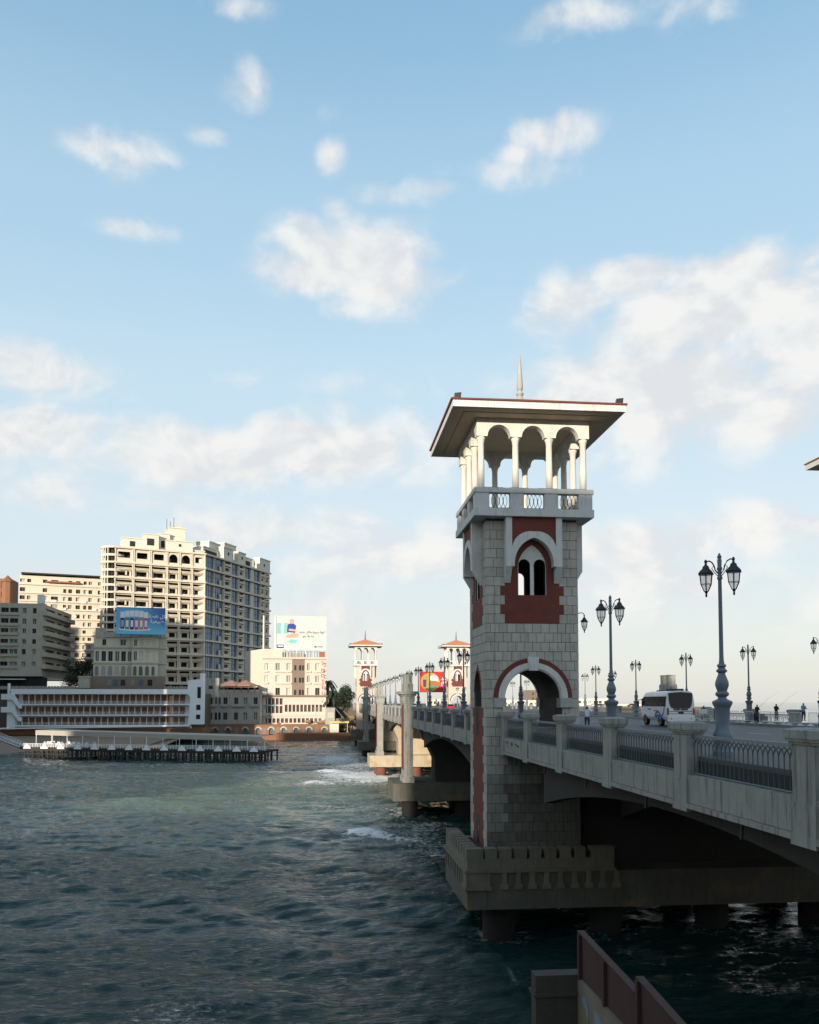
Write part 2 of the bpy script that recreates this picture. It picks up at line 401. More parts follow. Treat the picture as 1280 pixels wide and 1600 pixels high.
def make_tower(name, label, cx, cy, blocks, group):
    t = thing(name, label, 'bridge tower', (cx, cy, WATER + 2), group=group)
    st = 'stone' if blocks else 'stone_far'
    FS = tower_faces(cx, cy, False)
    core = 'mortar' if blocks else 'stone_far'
    # ---- lower solid shaft
    b = MB(); b.box(cx - TH + .02, cx + TH - .02, cy - TH + .02, cy + TH - .02, -12.4, -2.05)
    b.build('lower_shaft', core, t)
    # ---- passage storey: corner piers and a barrel vault along the bridge
    b = MB()
    spr = .29
    for sx in (-1, 1):
        F = FS[1] if sx < 0 else FS[3]
        lo = -.4 if sx < 0 else -2.05
        def sp(u, lo=lo):
            if abs(u) < 1.35: return [(-2.05, lo), (pointed(u, 0, 1.35, .75, 1.75), 3.4)]
            return [(-2.05, -1.0), (-1.0, 3.4)]
        b.strips(F, arc_us(0, 1.35, 14, -TH + .02, TH - .02), sp, -1.3, -.02)
    def sp(u): return [(roundarch(u, 0, 2.31, spr), 3.4)]
    b.strips(FS[0], arc_us(0, 2.31, 24, -2.31, 2.31), sp, -2 * TH + .02, -.02)
    b.build('passage_wall', core if blocks else st, t)
    b = MB(); b.box(cx - 2.6, cx + 2.6, cy - TH + .3, cy + TH - .3, 3.0, 3.3); b.build('passage_ceiling', 'concrete_dark', t)
    # ---- upper hollow shaft with twin windows
    b = MB()
    def spw(u):
        for c in (-.61, .61):
            if abs(u - c) < .46: return [(3.4, 8.23), (roundarch(u, c, .46, 10.57), 14.2)]
        return [(3.4, 5.0), (5.0, 14.2)]
    us = sorted(set(arc_us(-.61, .46, 10, -1.07, -.15) + arc_us(.61, .46, 10, .15, 1.07) + [-TH + .02, TH - .02, -TH + .5, TH - .5]))
    for k, F in enumerate(FS):
        b.strips(F, us if k % 2 == 0 else [u for u in us if abs(u) < TH - .4], spw, -.5, -.02)
    b.build('upper_wall', core if blocks else st, t)
    # ---- red brick panels, white tympanum, hooded frame on each of the four faces
    for F in FS:
        red, ty, fr, hood = MB(), MB(), MB(), MB()
        def hole(u):
            for c in (-.61, .61):
                if abs(u - c) < .46: return (8.23, roundarch(u, c, .46, 10.57))
            return None
        us = sorted(set(arc_us(-.61, .46, 10, -1.07, -.15) + arc_us(.61, .46, 10, .15, 1.07) + arc_us(0, 1.12, 16, -1.12, 1.12) + [-2.5, -2.15, 2.15, 2.5, -1.9, 1.9]))
        def tooth(u):
            r = []
            for lo, hi, hw in RED_ROWS:
                if abs(u) < hw:
                    if r and abs(r[-1][1] - lo) < 1e-3: r[-1] = (r[-1][0], hi)
                    else: r.append((lo, hi))
            if abs(u) < 1.9 and r: r[-1] = (r[-1][0], 14.15)
            return r
        def spr_(u):
            out = []; h = hole(u); wt = abs(u) < 1.12
            cut = (8.23, pointed(u, 0, 1.12, 10.3, 1.84)) if wt else None
            for lo, hi in tooth(u):
                if cut: out += [(lo, cut[0]), (cut[1], hi)]
                else: out.append((lo, hi))
            while len(out) < 3: out.append((5, 5))
            return out
        red.strips(F, us, spr_, -.1, .05)
        def spt(u):
            top = pointed(u, 0, 1.12, 10.3, 1.84); h = hole(u)
            if h: return [(8.23, 8.23), (h[1], top)]
            return [(8.23, 8.6), (8.6, top)]
        ty.strips(F, sorted(set(arc_us(0, 1.12, 18, -1.12, 1.12) + arc_us(-.61, .46, 10, -1.07, -.15) + arc_us(.61, .46, 10, .15, 1.07))), spt, -.3, .02)
        # hood: legs and pointed arch standing .85 m proud
        D = .85
        for s in (-1, 1):
            u0, u1 = sorted((s * 1.72, s * 2.2))
            fr.fbox(F, u0, u1, 10.35, 14.16, .0, D)
            fr.hexa([F(u0, 9.15, .12), F(u1, 9.15, .12), F(u1, 9.15, 0), F(u0, 9.15, 0), F(u0, 10.349, D), F(u1, 10.349, D), F(u1, 10.349, 0), F(u0, 10.349, 0)])
        def spring_(u):
            o = pointed(u, 0, 1.76, 11.55, 1.5); i = pointed(u, 0, 1.52, 10.6, 1.98) if abs(u) < 1.52 else 10.35
            return [(i, o)]
        fr.strips(F, arc_us(0, 1.52, 22, -1.72, 1.72), spring_, 0, D - .005)
        hood.strips(F, arc_us(0, 1.71, 20, -1.71, 1.71), lambda u: [(pointed(u, 0, 1.76, 11.55, 1.5) - .02, 14.16)], .05, D - .12)
        red.build('brick_panel', 'red_brick', t); ty.build('tympanum', 'white_trim', t)
        fr.build('hood_frame', 'white_trim', t, smooth=30); hood.build('hood_spandrel', 'red_brick', t)
    # ---- archivolts on front and back
    for F in (FS[0], FS[2]):
        for nm, r0, r1, w1, m_ in (('brick_arch', 2.7, 3.07, .13, 'red_brick'), ('white_arch', 2.27, 2.71, .2, 'white_trim')):
            b = MB(); n = 28
            for k in range(n):
                a0, a1 = PI * k / n, PI * (k + 1) / n
                P = lambda r, a, w: F(r * math.cos(a), spr + r * math.sin(a), w)
                b.hexa([P(r0, a0, w1), P(r1, a0, w1), P(r1, a1, w1), P(r0, a1, w1)] + [P(r0, a0, -.3), P(r1, a0, -.3), P(r1, a1, -.3), P(r0, a1, -.3)])
            if nm == 'white_arch':
                for k in range(n):
                    a0, a1 = PI * k / n, PI * (k + 1) / n
                    P = lambda r, a, w: F(r * math.cos(a), spr + r * math.sin(a), w)
                    b.hexa([P(2.17, a0, .1), P(2.28, a0, .1), P(2.28, a1, .1), P(2.17, a1, .1)] + [P(2.17, a0, -.3), P(2.28, a0, -.3), P(2.28, a1, -.3), P(2.17, a1, -.3)])
            b.build(nm, m_, t, smooth=30)
        b = MB(); b.fpoly(F, [(-.34, 2.38), (.34, 2.38), (.45, 3.42), (-.45, 3.42)], -.2, .32); b.build('keystone', 'white_trim', t)
        for s in (-1, 1):
            b = MB(); u0, u1 = sorted((s * 2.12, s * 3.05)); b.fbox(F, u0, u1, -.45, spr, -1.0, .22); b.build('impost', 'impost', t)
    # side arch trims
    for F in (FS[1], FS[3]):
        b = MB(); n = 12
        b.strips(F, arc_us(0, 1.6, 16, -1.6, 1.6), lambda u: [(pointed(u, 0, 1.36, .75, 1.75) if abs(u) < 1.36 else .74, pointed(u, 0, 1.61, .75, 2.05))], -.1, .06)
        b.build('side_arch', 'red_brick', t)
    # bay side: tall toothed red strip with slit windows
    F = FS[1] if cx < 30 else FS[3]
    b = MB()
    for k in range(len(ROWS) - 1):
        if ROWS[k] > -.9: break
        hw = 2.05 if k % 2 else 2.4
        lo, hi = ROWS[k], min(ROWS[k + 1], -.42)
        b.fbox(F, -hw, hw, lo, hi, -.05, .035)
    b.build('brick_strip', 'red_brick', t)
    for lo, hi in ((-2.7, -.5), (-11.2, -9.1)):
        b = MB(); b.fbox(F, -.35, .35, lo, hi, .03, .045); b.mi = 1
        b.fbox(F, -.42, -.35, lo, hi, .03, .07); b.fbox(F, .35, .42, lo, hi, .03, .07); b.build('slit_window', ['dark_glass', 'mortar'], t)
    # ---- stone facing
    rest = MB(); restd = MB(); count = 0
    if blocks:
        for fi, F in enumerate(FS):
            for k in range(len(ROWS) - 1):
                lo, hi = ROWS[k] + .017, ROWS[k + 1] - .017
                if hi > 14.2: hi = 14.16
                span = [(-TH, TH)]
                for a, c, hw in RED_ROWS:
                    if abs(a - ROWS[k]) < .01: span = [(-TH, -hw), (hw, TH)]
                if ROWS[k] > 9.6: span = [(-TH, -2.2), (2.2, TH)]
                if fi == 1 and ROWS[k] < -.9: hw = 2.05 if k % 2 else 2.4; span = [(-TH, -hw), (hw, TH)]
                if fi == 1 and -.95 < ROWS[k] < .6: span = [(-TH, -1.62), (1.62, TH)]
                if fi == 3 and -2.4 < ROWS[k] < .6: span = [(-TH, -1.62), (1.62, TH)]
                if fi in (0, 2) and -2.3 < ROWS[k] < spr - .3: span = [(-TH, -3.06 if ROWS[k] > -.8 else -2.31), (3.06 if ROWS[k] > -.8 else 2.31, TH)]
                rnd = random.Random(k * 7 + fi)
                for s0, s1 in span:
                    n = max(1, round((s1 - s0) / .68)); us = [s0 + (s1 - s0) * q / n for q in range(n + 1)]
                    if n > 2:
                        off = (.5 if k % 2 else 0) * (s1 - s0) / n
                        us = [s0] + [u + off + rnd.uniform(-.03, .03) for u in us[(0 if off else 1):-1]] + [s1]
                    elif n == 2: us[1] += (.12 if k % 2 else -.12)
                    for a, c in zip(us[:-1], us[1:]):
                        if c - a < .12: continue
                        a2, c2 = a + (.016 if a > s0 + .01 else 0), c - (.016 if c < s1 - .01 else 0)
                        e = .015
                        if a <= -TH + 1e-4 and fi % 2 == 0: a2 = -TH - e
                        if c >= TH - 1e-4 and fi % 2 == 0: c2 = TH + e
                        poly = [(a2, lo), (c2, lo), (c2, hi), (a2, hi)]
                        if fi in (0, 2) and ROWS[k] > spr - .35 and ROWS[k] < spr + 3.0:
                            R = 2.95; z0 = max(lo - spr, 0); z1 = min(hi - spr, R)
                            x0 = math.sqrt(max(0, R * R - z0 * z0)); x1 = math.sqrt(max(0, R * R - z1 * z1))
                            sgn = 1 if (a + c) / 2 > 0 else -1
                            if a < 0 < c and x1 < .1: pass
                            dz = z1 - z0
                            # half plane through (x0,z0)-(x1,z1), keep outside
                            nx, nz_ = dz * sgn, (x0 - x1); cc = nx * x0 * sgn + nz_ * (z0 + spr)
                            poly = clip(poly, nx, nz_, cc)
                        if fi in (1, 3) and .6 < ROWS[k] + .1 and ROWS[k] < 2.75:
                            w_lo = max([u / 20 for u in range(0, 33) if pointed(u / 20, 0, 1.58, .75, 2.0) > lo] + [0])
                            w_hi = max([u / 20 for u in range(0, 33) if pointed(u / 20, 0, 1.58, .75, 2.0) > hi] + [0])
                            sgn = 1 if (a + c) / 2 > 0 else -1
                            if w_lo > 0:
                                nx, nz_ = (hi - lo) * sgn, (w_lo - w_hi); poly = clip(poly, nx, nz_, nx * w_lo * sgn + nz_ * lo)
                        if len(poly) < 3: continue
                        area = abs(sum(poly[i][0] * poly[(i + 1) % len(poly)][1] - poly[(i + 1) % len(poly)][0] * poly[i][1] for i in range(len(poly)))) / 2
                        if area < .03: continue
                        w = .02 + rnd.uniform(0, .018)
                        hidden = (fi == 0 and ROWS[k] < -4.2 and a > 0.4)
                        if fi == 0 and not hidden and count < 298:
                            bb = MB(); bb.fpoly(F, poly, -.03, w); bb.build('stone_block', 'stone' if ROWS[k] > (-4.3 if a > -TH + 1 else -6.0) else ('stone_halfshade' if ROWS[k] > (-6.5 if a > -TH + 1 else -10.4) else 'stone_shade'), t); count += 1
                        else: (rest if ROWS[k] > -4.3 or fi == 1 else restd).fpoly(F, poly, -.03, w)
        rest.build('stone_facing', 'stone', t, kind='stuff'); restd.build('stone_facing', 'stone_shade', t, kind='stuff')
    # ---- balcony
    b = MB(); H = 4.68
    b.box(cx - H, cx + H, cy - H, cy + H, 14.17, 14.77); b.build('balcony_slab', 'white_trim', t)
    b = MB(); R_ = 4.66
    PIERS = [(-4.58, -3.5), (-1.88, -.80), (.80, 1.88), (3.5, 4.58)]
    for k in range(4):
        F = frame(cx + [0, -4.58, 0, 4.58][k], cy + [-4.58, 0, 4.58, 0][k], [0, -PI / 2, PI, PI / 2][k])
        for a, c in PIERS:
            if k % 2 and abs(a + c) > 5: a, c = (a + .45, c) if a < 0 else (a, c - .45)
            bb = MB(); bb.fbox(F, a, c, 14.77, 15.98, -.45, 0); bb.build('balcony_pier', 'white_trim', t)
        for c in (-2.69, 0, 2.69):
            g = MB()
            for q in range(5):
                e = c - .62 + q * .31
                g.tube([F(e + .3 * math.cos(2 * PI * j / 14), 15.38 + .56 * math.sin(2 * PI * j / 14), -.22) for j in range(14)], .022, 4, closed=True)
            g.tube([F(c - .82, 14.85, -.22), F(c + .82, 14.85, -.22)], .02, 4); g.build('balcony_grille', 'iron', t)
    b = MB()
    for (x0, x1, y0, y1) in ((-R_, R_, -R_, -R_ + .62), (-R_, R_, R_ - .62, R_), (-R_, -R_ + .62, -R_ + .62, R_ - .62), (R_ - .62, R_, -R_ + .62, R_ - .62)):
        b.box(cx + x0, cx + x1, cy + y0, cy + y1, 15.98, 16.35)
    b.build('balcony_rail', 'white_trim', t)
    # dark fence strips lying on the rail
    b = MB()
    for a in (-3.9, -1.9, .3, 2.6):
        b.box(cx + a, cx + a + 1.5, cy - R_ + .1, cy - R_ + .3, 16.36, 16.4)
    b.build('rail_fitting', 'iron', t)
    # ---- columns
    cm = MB()
    cm.lathe([(.36, 0), (.36, .2), (.29, .26), (.27, .5), (.26, 2.6), (.235, 5.15), (.26, 5.2), (.28, 5.28), (.25, 5.32), (.34, 5.5), (.34, 5.64)], (0, 0, 0), 16)
    me = cm.mesh('column', 'column_white', smooth=35)
    off = worldloc(t)
    PQ = (-4.03, -1.33, 1.33, 4.03)
    for i in PQ:
        for j in PQ:
            if abs(i) > 4 or abs(j) > 4: link('column', me, t, loc=Vector((cx + i, cy + j, 14.76)) - off)
    # ---- arcade
    b = MB(); hh = 4.42
    for k in range(4):
        F = frame(cx + [0, -hh, 0, hh][k], cy + [-hh, 0, hh, 0][k], [0, -PI / 2, PI, PI / 2][k])
        us = set([-hh, hh] if k % 2 == 0 else [-hh + .7, hh - .7])
        for c in (-2.68, 0, 2.68): us |= set(arc_us(c, .9, 14, c - .9, c + .9))
        def spa(u):
            for c in (-2.68, 0, 2.68):
                if abs(u - c) < .9: return [(roundarch(u, c, .9, 20.42), 21.85)]
            return [(20.4, 21.85)]
        b.strips(F, sorted(us), spa, -.7, 0)
    b.build('arcade', 'column_white', t, smooth=40)
    b = MB(); b.box(cx - 3.7, cx + 3.7, cy - 3.7, cy + 3.7, 21.6, 21.84); b.build('loggia_ceiling', 'soffit', t)
    # ---- roof
    b = MB(); b.box(cx - 6.45, cx + 6.45, cy - 6.45, cy + 6.45, 21.852, 21.98); b.box(cx - 5.6, cx + 5.6, cy - 5.6, cy + 5.6, 21.81, 21.853)
    b.build('soffit', 'soffit', t)
    b = MB()
    for (x0, x1, y0, y1) in ((-6.6, 6.6, -6.6, -6.4), (-6.6, 6.6, 6.4, 6.6), (-6.6, -6.4, -6.4, 6.4), (6.4, 6.6, -6.4, 6.4)):
        b.box(cx + x0, cx + x1, cy + y0, cy + y1, 21.88, 22.42)
    b.build('fascia', 'white_trim', t)
    b = MB(); r = 6.72; n = 26
    for s in range(4):
        F = frame(cx, cy, s * PI / 2)
        # each slope in ridged tile courses
        for q in range(n):
            a0, a1 = q / n, (q + 1) / n
            u0, u1 = -r * (1 - a0), -r * (1 - a1)
            z0, z1 = 22.40 + 2.5 * a0, 22.40 + 2.5 * a1
            w0, w1 = r * (1 - a0), r * (1 - a1)
            b.hexa([F(-w0, z0, w0), F(w0, z0, w0), F(w1, z1, w1), F(-w1, z1, w1)] + [F(-w0, z0 + .1, w0), F(w0, z0 + .1, w0), F(w1, z1 + .04, w1), F(-w1, z1 + .04, w1)])
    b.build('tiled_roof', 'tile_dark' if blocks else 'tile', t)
    if blocks:
        b = MB()
        for q in range(66):
            x = -6.65 + q * .204
            b.tube([(cx + x, cy - 6.74, 22.43), (cx + x, cy - 6.4, 22.55)], .07, 6); b.tube([(cx - 6.74, cy + x, 22.43), (cx - 6.4, cy + x, 22.55)], .07, 6)
        b.build('eaves_tiles', 'tile_dark', t, kind='stuff')
    b = MB(); b.lathe([(.45, 24.5), (.42, 24.9), (.3, 25.0), (.2, 25.2), (.32, 25.4), (.2, 25.6), (.16, 25.68), (.22, 25.75), (.27, 25.95), (.25, 26.3), (.16, 27.6), (.08, 28.4), (.02, 28.85)], (cx, cy, 0), 14)
    b.build('spire', 'lamp_paint' if not blocks else 'impost', t, smooth=40)
    for sx, sy in ((-1, -1), (1, -1)):
        b = MB(); x, y = cx + sx * 6.2, cy + sy * 6.3
        b.box(x - .1, x + .1, y - .1, y + .1, 22.3, 22.6); b.hexa([(x - .28, y - .2, 22.55), (x + .22, y - .25, 22.6), (x + .25, y + .2, 22.62), (x - .25, y + .2, 22.6), (x - .25, y - .25, 22.9), (x + .25, y - .3, 22.95), (x + .22, y + .1, 22.98), (x - .22, y + .1, 22.95)])
        b.build('floodlight', 'lamp_black', t)
    # ---- crenellated base on the pile cap
    s = 1 if cx < 30 else -1
    X = lambda v: cx + s * (v - TX)
    b = MB(); y0, y1 = cy - 5.57, cy + 5.57
    def bx(x0, x1, *a):
        x0, x1 = sorted((X(x0), X(x1))); return (x0, x1) + a
    b.box(*bx(10.42, 21.5, y0, y0 + .9, -12.3, -11.55)); b.box(*bx(10.42, 11.3, y0 + .9, y1, -12.3, -11.55)); b.box(*bx(11.3, 21.5, y1 - .9, y1, -12.3, -11.55))
    b.box(*bx(11.3, 21.5, y0 + .9, y1 - .9, -12.3, -11.9))
    b.build('base_parapet', 'merlon_stone', t)
    mer = [(10.36, 11.6), (11.75, 12.6), (12.82, 13.72), (13.95, 14.85), (15.1, 15.95), (16.22, 17.08), (17.38, 18.2), (18.5, 19.3), (19.75, 21.5)]
    for a, c in mer:
        bb = MB(); bb.box(*bx(a, c, y0 - .03, y0 + .93, -11.55, -10.8)); bb.build('merlon', 'merlon_stone', t)
    for q in range(8):
        a = y0 + 1.15 + q * 1.22
        bb = MB(); bb.box(*bx(10.36, 11.35, a, a + .92, -11.55, -10.8)); bb.build('merlon', 'merlon_stone', t)
    b = MB(); b.box(*bx(10.2, 21.6, y0 - .2, y0 + 1.0, -12.52, -12.301)); b.box(*bx(10.2, 11.3, y0 + 1.0, y1 + .2, -12.52, -12.301)); b.build('base_ledge', 'merlon_stone', t)
    corner = MB(); corner.box(*bx(10.3, 12.1, y0 - .13, y0 + 1.5, -13.55, -12.53)); corner.box(*bx(10.24, 12.2, y0 - .2, y0 + 1.6, -13.78, -13.55)); corner.build('base_corner', 'merlon_stone', t)
    for q in range(9):
        x = 12.95 + q * 1.06
        bb = MB(); bb.box(*bx(x, x + .38, y0 - .15, y0 + .1, -13.35, -12.53)); bb.box(*bx(x - .12, x + .5, y0 - .17, y0 + .1, -13.75, -13.35)); bb.build('corbel', 'merlon_stone', t)
    for q in range(8):
        a = y0 + 1.8 + q * 1.18
        bb = MB(); bb.box(*bx(10.28, 10.5, a, a + .38, -13.75, -12.53)); bb.build('corbel', 'merlon_stone', t)
    return t


near = make_tower('bridge_tower', 'nearest stone clock-less bridge tower with grey block walls, red brick arch panels and open columned loggia', TX, TY, True, 'bridge towers')
near['label'] = 'nearest grey stone bridge tower in shade, with red brick panels and open columned loggia'
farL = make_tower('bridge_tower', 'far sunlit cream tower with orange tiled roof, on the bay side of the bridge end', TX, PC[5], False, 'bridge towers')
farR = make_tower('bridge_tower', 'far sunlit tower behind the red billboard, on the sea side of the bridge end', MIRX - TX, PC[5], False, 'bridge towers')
nearR = copy_tree(farR, loc=(MIRX - TX - .9, TY + 1.0, WATER + 2), label='tower of which only the tiled roof corner shows at the right edge')

# wall lantern on the near tower
# ------------------------------------------------------------------ bridge
br = thing('bridge', 'long concrete road bridge on piers with railed parapets, crossing the bay from lower right', 'bridge', (34, 68, -2.5))
ends = (-40.0, 418.0)
SEA = [(-40, 55.0), (74.5, 55.0), (76.5, 44.6), (103, 44.6), (118, 55.0), (418, 55.0)]


def seax(y):
    for (y0, x0), (y1, x1) in zip(SEA[:-1], SEA[1:]):
        if y0 <= y <= y1: return x0 + (x1 - x0) * (y - y0) / (y1 - y0)
    return 55.0


def strip(mb, ys, xa, xb, z0, z1):
    for y0, y1 in zip(ys[:-1], ys[1:]):
        mb.hexa([(xa(y0), y0, z0), (xb(y0), y0, z0), (xb(y1), y1, z0), (xa(y1), y1, z0), (xa(y0), y0, z1), (xb(y0), y0, z1), (xb(y1), y1, z1), (xa(y1), y1, z1)])


YS = [-40, 0, 40, 74.5, 76.5, 103, 118, 200, 300, 418]
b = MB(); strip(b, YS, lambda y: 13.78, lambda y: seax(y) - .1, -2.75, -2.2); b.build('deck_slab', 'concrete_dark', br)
road = MB(); strip(road, YS, lambda y: 20.6, lambda y: 38.0, -2.199, -2.17); structure(road, 'road', 'asphalt')
b = MB(); strip(b, YS, lambda y: 13.8, lambda y: 20.3, -2.199, -2.03); structure(b, 'pavement', 'pavement')
b = MB(); strip(b, YS, lambda y: 38.3, lambda y: seax(y) - .15, -2.199, -1.98); structure(b, 'pavement', 'pavement')
for (xk, zt) in ((20.3, -2.01), (38.0, -1.93)):
    me = None
    for q in range(60):
        y = 60 + q * 2.0 if q < 40 else 140 + (q - 40) * 4
        bb = MB(); bb.box(0, .3, 0, 1.96 if q < 40 else 3.96, -2.2, zt)
        if q in (0, 40): me = bb.mesh('kerb_stone', 'kerb')
        o = link('kerb_stone', me, br, loc=Vector((xk, y, 0)) - worldloc(br))
    bb = MB(); bb.box(xk, xk + .3, -40, 59.96, -2.2, zt); bb.build('kerb', 'kerb', br); bb = MB(); bb.box(xk, xk + .3, 220, 418, -2.2, zt); bb.build('kerb', 'kerb', br)
b = MB()
for q in range(60):
    b.box(29.2, 29.35, -30 + q * 7, -27 + q * 7, -2.166, -2.164)
b.box(20.9, 21.02, -40, 418, -2.166, -2.164); b.box(37.55, 37.67, -40, 418, -2.166, -2.164)
b.build('lane_marking', 'line_paint', br)


def gbot(y):
    d = min(abs(y - (a + c) / 2) for a, c in zip(PC[:-1], PC[1:]))
    return -4.55 - .0046 * d * d


for gx, w in ((14.3, .8), (23, .7), (32, .7), (41, .7), (53.4, .8)):
    for a, c in zip(PC[:-1], PC[1:]):
        g = MB(); n = 22; e_ = 12.9 if gx in (14.3, 53.4) else 2.2; ys = [a + e_ + (c - a - 2 * e_) * k / n for k in range(n + 1)]
        for y0, y1 in zip(ys[:-1], ys[1:]):
            g.hexa([(gx, y0, gbot(y0)), (gx + w, y0, gbot(y0)), (gx + w, y1, gbot(y1)), (gx, y1, gbot(y1)), (gx, y0, -2.76), (gx + w, y0, -2.76), (gx + w, y1, -2.76), (gx, y1, -2.76)])
            g.box(gx - .12, gx + w + .12, y0, y1, gbot(y0) - .02, gbot(y0) + .3) if False else None
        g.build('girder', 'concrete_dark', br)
for a, c in zip(PC[:-1], PC[1:]):
    for k in range(1, 5):
        y = a + (c - a) * k / 5
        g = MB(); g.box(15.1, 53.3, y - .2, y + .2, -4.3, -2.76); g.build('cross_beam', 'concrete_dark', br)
# piers
for i, y in enumerate(PC[:-1]):
    g = MB(); g.box(17.3, 51.3, y - 2.6, y + 2.6, -12.6, -9.0)
    g.hexa([(17.3, y - 2.6, -9.001), (51.3, y - 2.6, -9.001), (51.3, y + 2.6, -9.001), (17.3, y + 2.6, -9.001), (15.2, y - 3.4, -4.4), (53.3, y - 3.4, -4.4), (53.3, y + 3.4, -4.4), (15.2, y + 3.4, -4.4)])
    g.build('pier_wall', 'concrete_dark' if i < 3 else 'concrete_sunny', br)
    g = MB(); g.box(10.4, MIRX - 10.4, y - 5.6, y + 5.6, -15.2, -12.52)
    g.build('pile_cap', 'concrete_sunny' if i == 3 else 'concrete_shade', br)
    for xx in (13.2, 21.5, 30, 38.5, 47, 55.4):
        for sy in (-3.3, 3.3):
            g = MB(); g.lathe([(1.25, -21), (1.25, -15.21)], (xx, y + sy, 0), 12); g.build('pile', 'pile_rust' if i == 3 else 'pile_dark', br, smooth=40)
# pylons
for i, y in enumerate(PC[:-1]):
    if i in (1, 5): continue
    for s in (1, -1):
        X = (lambda v: v) if s > 0 else (lambda v: MIRX - v)
        g = MB()
        def bx(x0, x1, *a):
            x0, x1 = sorted((X(x0), X(x1))); return (x0, x1) + a
        g.box(*bx(12.2, 13.6, y - 4.4, y + .4, -12.5, -.3)); g.box(*bx(12.0, 13.8, y - 4.6, y + .6, -12.5, -11.6))
        g.box(*bx(12.05, 13.75, y - 4.55, y + .55, -.3, .0)); g.box(*bx(11.95, 13.85, y - 4.6, y + .6, .0, .9))
        g.box(*bx(11.75, 14.05, y - 4.8, y + .8, .9, 1.15)); g.box(*bx(11.4, 14.4, y - 5.1, y + 1.1, 1.15, 1.6))
        g.build('pylon', 'concrete', br)
        g = MB(); g.box(*bx(12.25, 13.65, y - 4.0, y + 0, 1.6, 2.75)); g.box(*bx(12.33, 13.57, y - 3.6, y - .4, 2.75, 4.2)); g.box(*bx(12.28, 13.62, y - 3.7, y - .3, 2.7, 2.85)); g.box(*bx(12.28, 13.62, y - 3.7, y - .3, 4.2, 4.32))
        g.build('pylon_cap', 'concrete', br)
        g = MB(); g.box(*bx(12.16, 12.2, y - 3.7, y - .3, -10.6, -.5)); g.build('brick_strip', 'red_brick', br)
# parapets: pillars, fascia panels, railings
pil = MB()
pil.box(-.32, .32, -.58, .58, -2.85, -1.12); pil.box(-.36, .36, -.62, .62, -4.0, -2.85)
pil.box(-.38, .38, -.64, .64, -4.05, -3.72)
for a, z0, z1 in ((.06, -1.2, -1.12), (.12, -1.12, -1.04), (.16, -1.04, -.80)):
    pil.box(-.32 - a, .32 + a, -.58 - a, .58 + a, z0, z1)
pil.hexa([(-.48, -.74, -.80), (.48, -.74, -.80), (.48, .74, -.80), (-.48, .74, -.80), (-.3, -.55, -.74), (.3, -.55, -.74), (.3, .55, -.74), (-.3, .55, -.74)])
pilm = pil.mesh('parapet_pillar', 'concrete')


def loop_mb(y, hz=-2.62, n=12, mb=None, k=4):
    mb = mb or MB(); w = .31
    pts = [(0, y - w * .95, hz), (0, y - w * 1.0, hz + .35), (0, y - w, hz + .75)]
    for j in range(n + 1):
        a = PI - PI * j / n; pts.append((0, y + w * math.cos(a), hz + .92 + .31 * math.sin(a)))
    pts += [(0, y + w, hz + .75), (0, y + w * 1.0, hz + .35), (0, y + w * .95, hz)]
    mb.tube(pts, .021, k); return mb


lmesh = loop_mb(0).mesh('railing_loop', 'loop_paint')


def railing(x, ya, yb, detail, side=1):
    L = yb - ya
    r = MB(); r.box(-.05, .05, 0, L, -1.33, -1.22); r.box(-.025, .025, 0, L, -2.66, -2.62)
    n = int(L / .31); p = L / n
    for q in range(1, n): r.box(-.018, .018, q * p - .02, q * p + .02, -1.40, -1.33)
    mats = ['rail_paint', 'loop_paint']
    if not detail:
        r.mi = 1
        for q in range(1, n): loop_mb(q * p, mb=r, n=6, k=3)
    o = link('railing', r.mesh('railing', mats), br, loc=Vector((x, ya, 0)) - worldloc(br))
    if detail:
        for q in range(1, n):
            l = bpy.data.objects.new('railing_loop', lmesh); COL.objects.link(l); l.parent = o; l.location = (0, q * p, 0)
            lo_ = l
    return o


RCACHE = {}


def run(x, ys, side, detail_to=-1):
    """pillars at ys, fascia and railing between"""
    s = 1 if side == 'bay' else -1
    for k, y in enumerate(ys):
        link('parapet_pillar', pilm, br, loc=Vector((x + s * .4, y, 0)) - worldloc(br))
        if k + 1 < len(ys):
            ya, yb = y + .58, ys[k + 1] - .58; L = yb - ya
            if L < .5: continue
            key = ('f', round(L, 2))
            if (key, s) not in RCACHE:
                f = MB(); f.box(.12, .5, 0, L, -3.72, -2.7) if s > 0 else f.box(-.5, -.12, 0, L, -3.72, -2.7)
                f.mi = 0; f.box(*((.02, .5) if s > 0 else (-.5, -.02)), 0, L, -3.92, -3.74)
                f.box(*((.18, .5) if s > 0 else (-.5, -.18)), 0, L, -3.74, -3.72)
                RCACHE[(key, s)] = f.mesh('fascia_panel', 'concrete')
            link('fascia_panel', RCACHE[(key, s)], br, loc=Vector((x, ya, 0)) - worldloc(br))
            det = k < detail_to
            if det: railing(x + s * .38, ya, yb, True)
            else:
                key = ('r', round(L, 2))
                if key not in RCACHE:
                    o = railing(x + s * .38, ya, yb, False); RCACHE[key] = o.data
                else: link('railing', RCACHE[key], br, loc=Vector((x + s * .38, ya, 0)) - worldloc(br))


def run2(x, y0, y1, n, side, detail_to=-1):
    global RCACHE
    RCACHE = {}; run(x, [y0 + (y1 - y0) * k / n for k in range(n + 1)], side, detail_to)


